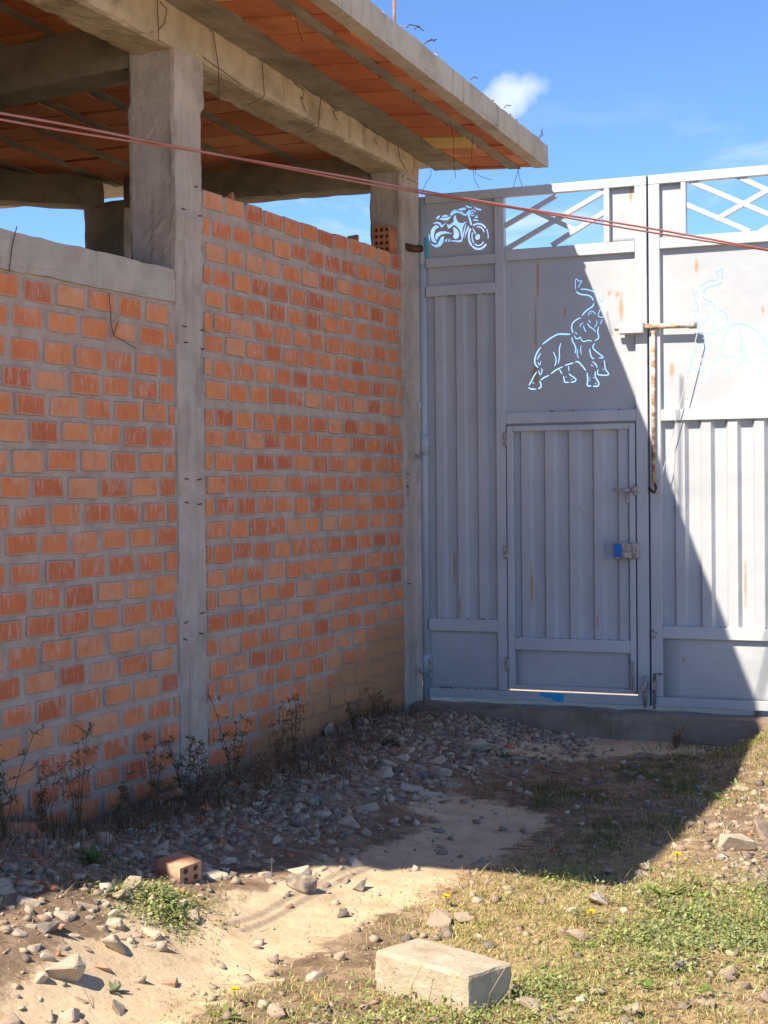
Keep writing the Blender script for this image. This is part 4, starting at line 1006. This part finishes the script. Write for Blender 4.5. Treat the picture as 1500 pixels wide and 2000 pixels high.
for i, (x, y, wpx, lab) in enumerate(CLAY):
    g = gpx(x, y - wpx * .12); dep = (g - CAM) @ _f; s = wpx * dep / F
    if i == 0:
        o = hollow_brick('broken_brick', s * .9, s * 1.1, s * .62, 'clay_bit', 2, 2); o.location = (g[0], g[1], g[2] + s * .27); o.rotation_euler = (.12, -.1, 1.25)
    elif i in (1, 4, 7, 8):
        bm = bmesh.new(); box_bm(bm, -s * .5, s * .5, -s * .35, s * .35, -s * .14, s * .14)
        for v in bm.verts: v.co += Vector((R.uniform(-.1, .1), R.uniform(-.1, .1), R.uniform(-.04, .04))) * s
        bmesh.ops.bevel(bm, geom=bm.edges[:], offset=s * .03, segments=1, affect='EDGES')
        o = bmo('broken_brick', bm, 'clay_bit'); o.location = (g[0], g[1], g[2] + s * .10); o.rotation_euler = (R.uniform(-.3, .3), R.uniform(-.5, .5) if i != 1 else .05, R.uniform(0, 3))
    else:
        o = put_rock(BIG['clay_bit'][R.randrange(4)], g[0], g[1], s, 'broken_brick', .15)
    tag(o, lab, 'brick piece')
def scatter(n, fn, smin, smax, label, group, kinds_, pw=2.2):
    k_ = 0; tries = 0
    while k_ < n and tries < n * 60:
        tries += 1
        p = fn()
        if p is None: continue
        s = smin + (smax - smin) * R.random() ** pw
        if any((p[0] - a) ** 2 + (p[1] - b_) ** 2 < (.42 * (s + c_)) ** 2 for a, b_, c_ in SPOTS): continue
        m = R.choice(kinds_); o = put_rock(ROCK[m][R.randrange(8)], p[0], p[1], s)
        f_ = (s - smin) / (smax - smin); sz = 'large' if f_ > .45 else 'mid-sized' if f_ > .12 else 'small'
        tag(o, sz + ' ' + {'stone': 'grey-brown', 'stone_pale': 'pale', 'stone_dark': 'dark grey', 'stone_red': 'reddish brown'}[m] + ' ' + label, 'stone', group); k_ += 1
def in_px(poly):
    xs_ = [p[0] for p in poly]; ys_ = [p[1] for p in poly]
    def f():
        x = R.uniform(min(xs_), max(xs_)); y = R.uniform(min(ys_), max(ys_)); c_ = False
        for i in range(len(poly)):
            (xa, ya), (xb2, yb2) = poly[i], poly[i - 1]
            if (ya > y) != (yb2 > y) and x < (xb2 - xa) * (y - ya) / (yb2 - ya) + xa: c_ = not c_
        if not c_: return None
        g = gpx(x, y)
        if g[0] < .05: return None
        return g
    return f
MIX = ['stone'] * 5 + ['stone_pale'] * 3 + ['stone_dark'] * 2 + ['stone_red']
scatter(95, in_px([(570, 1440), (790, 1385), (1010, 1440), (960, 1500), (860, 1560), (640, 1560)]), .06, .19, 'stone of the rubble heap piled in the corner by the gate', 'rubble heap by the gate', MIX)
scatter(60, in_px([(0, 1680), (120, 1620), (560, 1500), (760, 1560), (700, 1640), (480, 1640), (0, 1780)]), .04, .14, 'loose stone in the shaded strip at the foot of the brick walls', 'shaded stones by the wall', MIX)
scatter(75, in_px([(0, 1800), (260, 1740), (560, 1655), (720, 1665), (640, 1760), (430, 1700), (330, 1840), (0, 1920)]), .045, .15, 'sunlit loose stone along the crest of rubble beside the sand track', 'sunlit crest stones', ['stone'] * 3 + ['stone_pale'] * 4 + ['stone_red'] * 2)
scatter(36, in_px([(1200, 1730), (1400, 1560), (1500, 1500), (1500, 1760)]), .03, .09, 'stone in the sunny litter right of the shade', 'stones right of the shade', ['stone_red'] * 3 + ['stone_pale'] * 2 + ['stone'])
scatter(28, in_px([(1260, 1880), (1500, 1880), (1500, 2000), (1300, 1990)]), .02, .07, 'stone among weeds in the lower right corner', 'stones in the weeds', ['stone_red'] * 2 + ['stone'] * 2 + ['stone_dark'])
scatter(9, in_px([(0, 1880), (700, 1700), (1000, 1720), (720, 1900), (500, 2000), (0, 2000)]), .015, .05, 'stone lying on the pale sand track', 'stones on the track', ['stone_pale', 'stone', 'stone_red'])

# gravel: all the stones too small to pick out
def np_mesh(name, V, Fc, tint, mat):
    me = bpy.data.meshes.new(name); me.vertices.add(len(V)); me.vertices.foreach_set('co', V.reshape(-1).astype(np.float32))
    nl = Fc.size; k_ = Fc.shape[1]
    me.loops.add(nl); me.loops.foreach_set('vertex_index', Fc.reshape(-1).astype(np.int32))
    me.polygons.add(len(Fc)); me.polygons.foreach_set('loop_start', np.arange(0, nl, k_, dtype=np.int32)); me.polygons.foreach_set('loop_total', np.full(len(Fc), k_, np.int32))
    at = me.attributes.new('tint', 'FLOAT_COLOR', 'POINT'); at.data.foreach_set('color', np.concatenate([tint, np.ones((len(tint), 1))], 1).reshape(-1).astype(np.float32))
    me.update(); me.validate(); return obj(name, me, mat)
octv = np.array([(1, 0, 0), (-1, 0, 0), (0, 1, 0), (0, -1, 0), (0, 0, 1), (0, 0, -1), ], float)
octf = np.array([(0, 2, 4), (2, 1, 4), (1, 3, 4), (3, 0, 4), (2, 0, 5), (1, 2, 5), (3, 1, 5), (0, 3, 5)])
g = np.random.default_rng(3)
def field(n, dens, x0=-.0, x1=4.4, y0=-7.0, y1=-.1):
    X, Y = [], []
    while sum(map(len, X)) < n:
        x = g.uniform(x0, x1, 20000); y = g.uniform(y0, y1, 20000); k_ = g.random(20000) < dens(x, y); X.append(x[k_]); Y.append(y[k_])
    return np.concatenate(X)[:n], np.concatenate(Y)[:n]
def clump(x, y, f, ph):
    return .5 + .5 * np.sin(f * x + 1.7 * np.sin(f * .7 * y + ph)) * np.sin(f * 1.1 * y + 1.3 * np.sin(f * .8 * x + 2 * ph))
def gdens(x, y):
    t, gr_, ru = kinds(x, y); return np.clip(.10 + .9 * ru - .05 * t, .0, 1) * (.12 + .88 * clump(x, y, 5, 1) ** 1.6) * (.3 + .7 * clump(x, y, 17, 3)) * (x > .03)
n = 19000; x, y = field(n, gdens); s = .004 + .03 * g.random(n) ** 3.2
rot = g.normal(0, 1, (n, 3, 3)); rot = np.linalg.qr(rot)[0]
V = octv[None] * (s[:, None, None] * g.uniform(.35, 1.5, (n, 6, 1))); V = np.einsum('nij,nkj->nki', rot, V); V[:, :, 2] *= .75
V += np.stack([x, y, gz(x, y) + s * .12], -1)[:, None, :]
pal = np.array([(.34, .265, .185), (.24, .19, .15), (.42, .33, .235), (.27, .195, .145), (.48, .39, .285), (.17, .14, .12), (.42, .16, .08)])
ti = np.repeat(pal[g.choice(7, n, p=[.26, .18, .18, .17, .1, .08, .03])] * g.uniform(.8, 1.2, (n, 1)), 6, 0)
Fc = (octf[None] + 6 * np.arange(n)[:, None, None]).reshape(-1, 3)
tag(np_mesh('gravel', V.reshape(-1, 3), Fc, ti, 'gravel'), 'fine gravel and crumbs of rubble strewn over the ground', 'gravel', kind='stuff')

# ------------------------------------------------------------------ grass, straw, small leaves
def blades(n, x, y, hgt, lean, wd, cols, pz, name, label, cat, flat=0.0, bend=.6, base=.35):
    az = g.uniform(0, 2 * np.pi, n); h = hgt * g.uniform(.45, 1.25, n); le = np.clip(g.normal(lean, .35, n), 0, 1.45)
    dx, dy = np.cos(az), np.sin(az); px_, py_ = -dy, dx
    z0 = gz(x, y) - .004 + flat
    def pt(t, k_):
        a = le * (base + bend * t); hx = h * t * np.sin(a); hz = h * t * np.cos(a)
        ww = wd * (1 - .75 * t) * .5 * k_
        return np.stack([x + dx * hx + px_ * ww, y + dy * hx + py_ * ww, z0 + hz], -1)
    V = np.stack([pt(0, -1), pt(0, 1), pt(.5, -1), pt(.5, 1), pt(1, 0)], 1)
    Fq = np.array([(0, 1, 3), (0, 3, 2), (2, 3, 4)]); Fc = (Fq[None] + 5 * np.arange(n)[:, None, None]).reshape(-1, 3)
    ci = g.choice(len(cols), n, p=pz); ti = np.repeat(np.array(cols)[ci] * g.uniform(.7, 1.25, (n, 1)), 5, 0)
    return tag(np_mesh(name, V.reshape(-1, 3), Fc, ti, 'foliage'), label, cat, kind='stuff')
def patch(pl):
    P_ = [(gpx(a, b_), r_, w_) for a, b_, r_, w_ in pl]
    def f(x, y):
        d = 0 * x
        for p, r_, w_ in P_: d = np.maximum(d, w_ * np.exp(-(((x - p[0]) / r_) ** 2 + ((y - p[1]) / (r_ * 1.6)) ** 2)))
        return d
    return f
pg = patch([(1380, 1800, .42, 1), (1250, 1830, .35, .9), (1480, 1840, .4, .9), (1100, 1930, .5, .9), (960, 1800, .3, .8), (1060, 1830, .35, .7), (1250, 1950, .4, .9), (1010, 1730, .14, .6), (1100, 1715, .14, .7), (860, 1980, .25, .7),
            (320, 1775, .13, 1), (400, 1765, .10, .5), (280, 1785, .10, .5), (1490, 1440, .25, .8), (1480, 1490, .2, .6), (460, 1970, .12, .8), (700, 1980, .2, .6), (600, 1975, .25, .5), (1400, 1560, .18, .6), (1300, 1620, .15, .5)])
ps = patch([(1090, 1560, .20, 1), (1160, 1570, .25, .8), (1280, 1510, .3, .8), (1380, 1470, .28, .8), (1240, 1620, .25, .8), (1180, 1650, .2, .7), (1330, 1540, .25, .8), (960, 1545, .15, .6), (1060, 1540, .15, .7), (180, 1680, .14, .5), (150, 1720, .12, .5), (520, 1560, .15, .4)])
GREEN = [(.24, .29, .065), (.36, .37, .11), (.50, .43, .17), (.56, .46, .23), (.17, .22, .06)]
cl = lambda x, y: (.25 + .75 * clump(x, y, 9, 2)) * (.4 + .6 * clump(x, y, 23, 4))
x, y = field(42000, lambda x, y: pg(x, y) * cl(x, y)); blades(42000, x, y, .030, .95, .0042, GREEN, [.2, .25, .25, .22, .08], 'grass', 'short sunlit green and yellowing grass in the lower right', 'grass')
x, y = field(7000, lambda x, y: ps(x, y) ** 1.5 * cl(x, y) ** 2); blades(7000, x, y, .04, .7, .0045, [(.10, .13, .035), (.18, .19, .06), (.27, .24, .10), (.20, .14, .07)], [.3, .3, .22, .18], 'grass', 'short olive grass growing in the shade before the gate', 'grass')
def sdens(x, y):
    t, gr_, ru = kinds(x, y)
    return np.clip(.16 + .75 * gr_ + .40 * ru + .35 * sstep(2.3, 2.8, x) - .75 * t, 0.015, 1) * (.15 + .85 * clump(x, y, 6, 5)) * (x > .04)
x, y = field(24000, sdens); blades(24000, x, y, .085, 1.38, .0032, [(.48, .38, .19), (.36, .26, .13), (.22, .15, .085), (.30, .17, .10), (.56, .47, .28)], [.28, .26, .2, .12, .14], 'straw', 'dry straw and dead stalks lying flat over the ground', 'straw', .006, .1, 1.0)
# dry upright stalks by the walls (too many to count)
wd_ = lambda x, y: np.exp(-((x - .2) / .30) ** 2) * (x > .05) * (.2 + .8 * clump(x, y, 6, 7)) * sstep(-.3, -1.2, y)
x, y = field(5200, wd_); blades(5200, x, y, .12, .6, .0036, [(.15, .095, .065), (.22, .14, .085), (.12, .13, .06), (.30, .21, .13)], [.35, .3, .2, .15], 'dead_weeds', 'tangle of dead brown weeds along the foot of the brick walls', 'weeds')
# broad little leaves of the ground cover
def leaflets(n, x, y, hz, s0, cols, name, label):
    az = g.uniform(0, 2 * np.pi, n); s = s0 * g.uniform(.5, 1.4, n); el = g.uniform(-.5, .9, n)
    d = np.stack([np.cos(az) * np.cos(el), np.sin(az) * np.cos(el), np.sin(el)], -1); p_ = np.stack([-np.sin(az), np.cos(az), 0 * az], -1)
    o_ = np.stack([x, y, gz(x, y) + hz * g.random(n) ** 1.4], -1)
    V = np.stack([o_, o_ + d * (s * .5)[:, None] + p_ * (s * .28)[:, None], o_ + d * s[:, None], o_ + d * (s * .5)[:, None] - p_ * (s * .28)[:, None]], 1)
    Fq = np.array([(0, 1, 2, 3)]); Fc = (Fq[None] + 4 * np.arange(n)[:, None, None]).reshape(-1, 4)
    ti = np.repeat(np.array(cols)[g.choice(len(cols), n)] * g.uniform(.75, 1.25, (n, 1)), 4, 0)
    return tag(np_mesh(name, V.reshape(-1, 3), Fc, ti, 'foliage'), label, 'ground cover', kind='stuff')
pl_ = patch([(1380, 1800, .33, 1), (1480, 1830, .3, 1), (1290, 1850, .28, .8), (1180, 1900, .3, .5), (1100, 1960, .3, .6), (320, 1772, .12, 1.2), (1090, 1725, .12, .7), (760, 1990, .2, .6), (900, 1990, .2, .6)])
x, y = field(15000, lambda x, y: pl_(x, y) ** 1.3 * cl(x, y) ** 1.5); leaflets(15000, x, y, .045, .017, [(.20, .27, .07), (.30, .35, .11), (.38, .40, .16), (.23, .26, .13)], 'ground_cover', 'low green leafy ground cover in the sun at lower right')

# ------------------------------------------------------------------ single plants
def leaf_bm(bm, base, d, ln, wd, droop, lay=None, col=None):
    d = Vector(d).normalized(); s = d.cross(Vector((0, 0, 1)))
    s = s.normalized() if s.length > .01 else Vector((1, 0, 0)); prev = None
    for i, (t, w_) in enumerate([(0, .15), (.3, .8), (.65, 1), (.88, .6), (1, .04)]):
        c_ = base + d * ln * t + Vector((0, 0, -droop * ln * t * t)); a = bm.verts.new(c_ + s * wd * w_ * .5); b2 = bm.verts.new(c_ - s * wd * w_ * .5)
        if prev: bm.faces.new((prev[0], a, b2, prev[1]))
        prev = (a, b2)
def plain(me_obj, col):
    me = me_obj.data; at = me.attributes.new('tint', 'FLOAT_COLOR', 'POINT')
    a = np.ones((len(me.vertices), 4), np.float32); a[:, :3] = np.array(col) * np.random.default_rng(len(me.vertices)).uniform(.75, 1.25, (len(me.vertices), 1)); at.data.foreach_set('color', a.reshape(-1)); return me_obj
def rosette(px_, py_, ln, n, col, label, up=.45, cat='plant', name='leafy_weed', group=None):
    p = gpx(px_, py_); root = empty(name, p - np.array([0, 0, .004]), label, cat, group)
    bm = bmesh.new()
    for i in range(n):
        a = 2.4 * i + R.uniform(-.4, .4); e = R.uniform(.15, up * 2)
        leaf_bm(bm, Vector(), (math.cos(a), math.sin(a), e), ln * R.uniform(.6, 1.15), ln * R.uniform(.22, .34), R.uniform(.1, .5))
    o = bmo('leaves', bm, 'foliage', root); plain(o, col)
    bm = bmesh.new(); tube_bm(bm, [(0, 0, -.02), (0, 0, .012)], [.006, .003], 5); plain(bmo('stem', bm, 'foliage', root), (.2, .16, .08)); return root
rosette(1140, 1850, .085, 9, (.22, .31, .07), 'leafy green rosette growing beside the dark reddish stone', .4)
rosette(1290, 1748, .10, 12, (.25, .33, .08), 'broad-leaved bright green weed at the top of the sunny patch')
rosette(1360, 1752, .09, 12, (.22, .30, .08), 'second broad-leaved weed of the sunny patch, nearer the right edge')
rosette(1275, 1930, .08, 10, (.17, .25, .06), 'green rosette left of the dark stone in the weeds')
rosette(1390, 1940, .075, 10, (.17, .26, .06), 'dark green leafy weed below the purplish stone')
rosette(1405, 1562, .09, 9, (.30, .36, .08), 'yellow-green leafy weed at the sunlit edge of the shade', .7)
rosette(1440, 1540, .07, 9, (.30, .34, .10), 'small yellow-green weed right of the leafy one at the shade edge', .7)
rosette(320, 1765, .06, 16, (.15, .23, .07), 'green clover-like tuft on the sunlit crest at left', .9)
rosette(220, 1915, .045, 14, (.16, .19, .10), 'small grey-green weed alone on the sand track', .8)
rosette(60, 1905, .04, 12, (.20, .20, .11), 'grey-green weed at the left edge of the track', .8)
rosette(440, 1990, .07, 12, (.22, .28, .07), 'leafy weed by the yellow flower at the bottom edge', .5)
rosette(180, 1685, .10, 16, (.10, .16, .05), 'green weed growing in deep shade at left', .9)
rosette(760, 1450, .09, 18, (.06, .085, .045), 'dark bushy weed on the rubble heap in the corner', 1.0)
rosette(985, 1478, .07, 14, (.13, .17, .05), 'green weed beside the pale slab of rubble', .9)
def flower(px_, py_, h, label):
    p = gpx(px_, py_); root = empty('yellow_flower', p - np.array([0, 0, .004]), label, 'flower', 'yellow flowers')
    bm = bmesh.new(); tube_bm(bm, [(0, 0, -.01), (.004, 0, h * .5), (.002, .003, h)], .002, 5); plain(bmo('stem', bm, 'foliage', root), (.2, .26, .08))
    bm = bmesh.new()
    for k_ in range(14):
        a = k_ * .45; leaf_bm(bm, Vector((.002, .003, h)), (math.cos(a), math.sin(a), .35 + .3 * (k_ % 3)), .022, .009, .3)
    bmo('petals', bm, 'petal', root)
flower(870, 1775, .05, 'yellow flower at the edge of the sand track behind the block')
flower(1153, 1806, .05, 'yellow flower in the dry grass above the reddish stone')
flower(457, 1968, .06, 'yellow flower at the bottom left among weeds')
flower(1322, 1745, .16, 'tall yellow bud on a curved stalk above the leafy patch')
def dry_weed(px_, py_, h, label, seed, X=None, n=4, col=(.085, .055, .04)):
    r = random.Random(seed)
    if X is not None:
        y = onX(px_, py_, X)[1]; p = np.array([X, y, gzf(X, y)])
    else: p = gpx(px_, py_)
    root = empty('dry_weed', p - np.array([0, 0, .004]), label, 'weed', 'dry weeds'); bs = bmesh.new(); bl = bmesh.new()
    for i in range(n):
        a = r.uniform(0, 6.28); ln = h * r.uniform(.55, 1.1); le = r.uniform(.05, .4); pts = []
        for t in np.linspace(0, 1, 6):
            pts.append(Vector((math.cos(a) * ln * le * t ** 1.4 + r.uniform(-.004, .004), math.sin(a) * ln * le * t ** 1.4 + r.uniform(-.004, .004), ln * t - .01)))
        tube_bm(bs, pts, [.0032 * (1 - .6 * k_ / 5) for k_ in range(6)], 4)
        for j in range(2, 6):
            for _ in range(3):
                b2 = r.uniform(0, 6.28); d = Vector((math.cos(b2), math.sin(b2), r.uniform(-.2, .9))); tw = ln * r.uniform(.05, .16)
                tube_bm(bs, [pts[j], pts[j] + d * tw], [.0018, .001], 3)
                for _k in range(4): leaf_bm(bl, pts[j] + d * tw * r.uniform(.3, 1.05), (r.uniform(-1, 1), r.uniform(-1, 1), r.uniform(-.5, .8)), r.uniform(.012, .034), .010, .3)
    plain(bmo('stems', bs, 'foliage', root), col); plain(bmo('dead_leaves', bl, 'foliage', root), tuple(c_ * 1.2 for c_ in col))
for i, (x, y, h, X, lab) in enumerate([(455, 1505, .42, .18, 'tall dry weed climbing the brickwork just right of the near column'), (545, 1480, .34, .16, 'dry weed at the wall left of the rubble heap'), (575, 1475, .36, .14, 'dry twiggy weed behind the purplish stone'),
        (360, 1535, .34, .2, 'dark seedy weed in front of the near column'), (395, 1530, .28, .26, 'dry weed at the right corner of the near column'), (155, 1650, .42, .3, 'tall dark weed in front of the lower wall'), (10, 1690, .40, .3, 'dry weed at the left edge against the bricks'),
        (85, 1660, .30, .22, 'thin dry weed by the leaning broken brick'), (300, 1570, .35, .15, 'spindly dry weed against the lower wall near the column'), (690, 1430, .20, .14, 'dark weed rising from the top of the rubble heap'), (735, 1410, .24, .12, 'weed sprig at the wall near the far column'),
        (755, 1395, .16, .10, 'small weed sprig in the corner by the gate'), (430, 1560, .22, .5, 'brown weed in the rubble below the near column'), (520, 1540, .2, .45, 'brown weed in rubble left of the black stone'), (660, 1510, .18, .55, 'reddish dry weed in the middle of the shaded rubble'),
        (230, 1600, .26, .28, 'dark green and brown weed by the lower wall'), (1482, 1420, .22, None, 'dry twigs at the sunlit right end of the sill'), (1320, 1430, .12, None, 'dead twigs under the gate seam at the sill')]):
    dry_weed(x, y, h, lab, 900 + i, X, 5 if i < 9 else 4, (.27, .175, .10) if i % 3 else (.17, .15, .08))
# a few straight grass stalks before the block
for (x0, y0, x1, y1, lab) in [(940, 2000, 990, 1885, 'long pale grass stalk crossing the dark face of the block'), (960, 2000, 995, 1935, 'short pale grass stalk before the dark face of the block'), (1001, 2000, 1003, 1890, 'straight grass stalk at the right corner of the block'),
                               (800, 1965, 825, 1885, 'thin stalk before the lit face of the block'), (885, 2000, 890, 1905, 'thin stalk near the front edge of the block'), (730, 1880, 716, 1822, 'dry seed stalk left of the block')]:
    g0 = gpx(x0, y0 + 12); d = (g0 - CAM) @ _f; g1 = CAM + ray(x1, y1) * (d + .01); mid = (g0 + g1) / 2 + np.array([-.012, 0, .012])
    o = plain(tube('grass_stalk', [g0, mid, g1], [.0022, .0018, .0012], 'foliage', None, 5), (.50, .40, .20)); tag(o, lab, 'grass stalk')
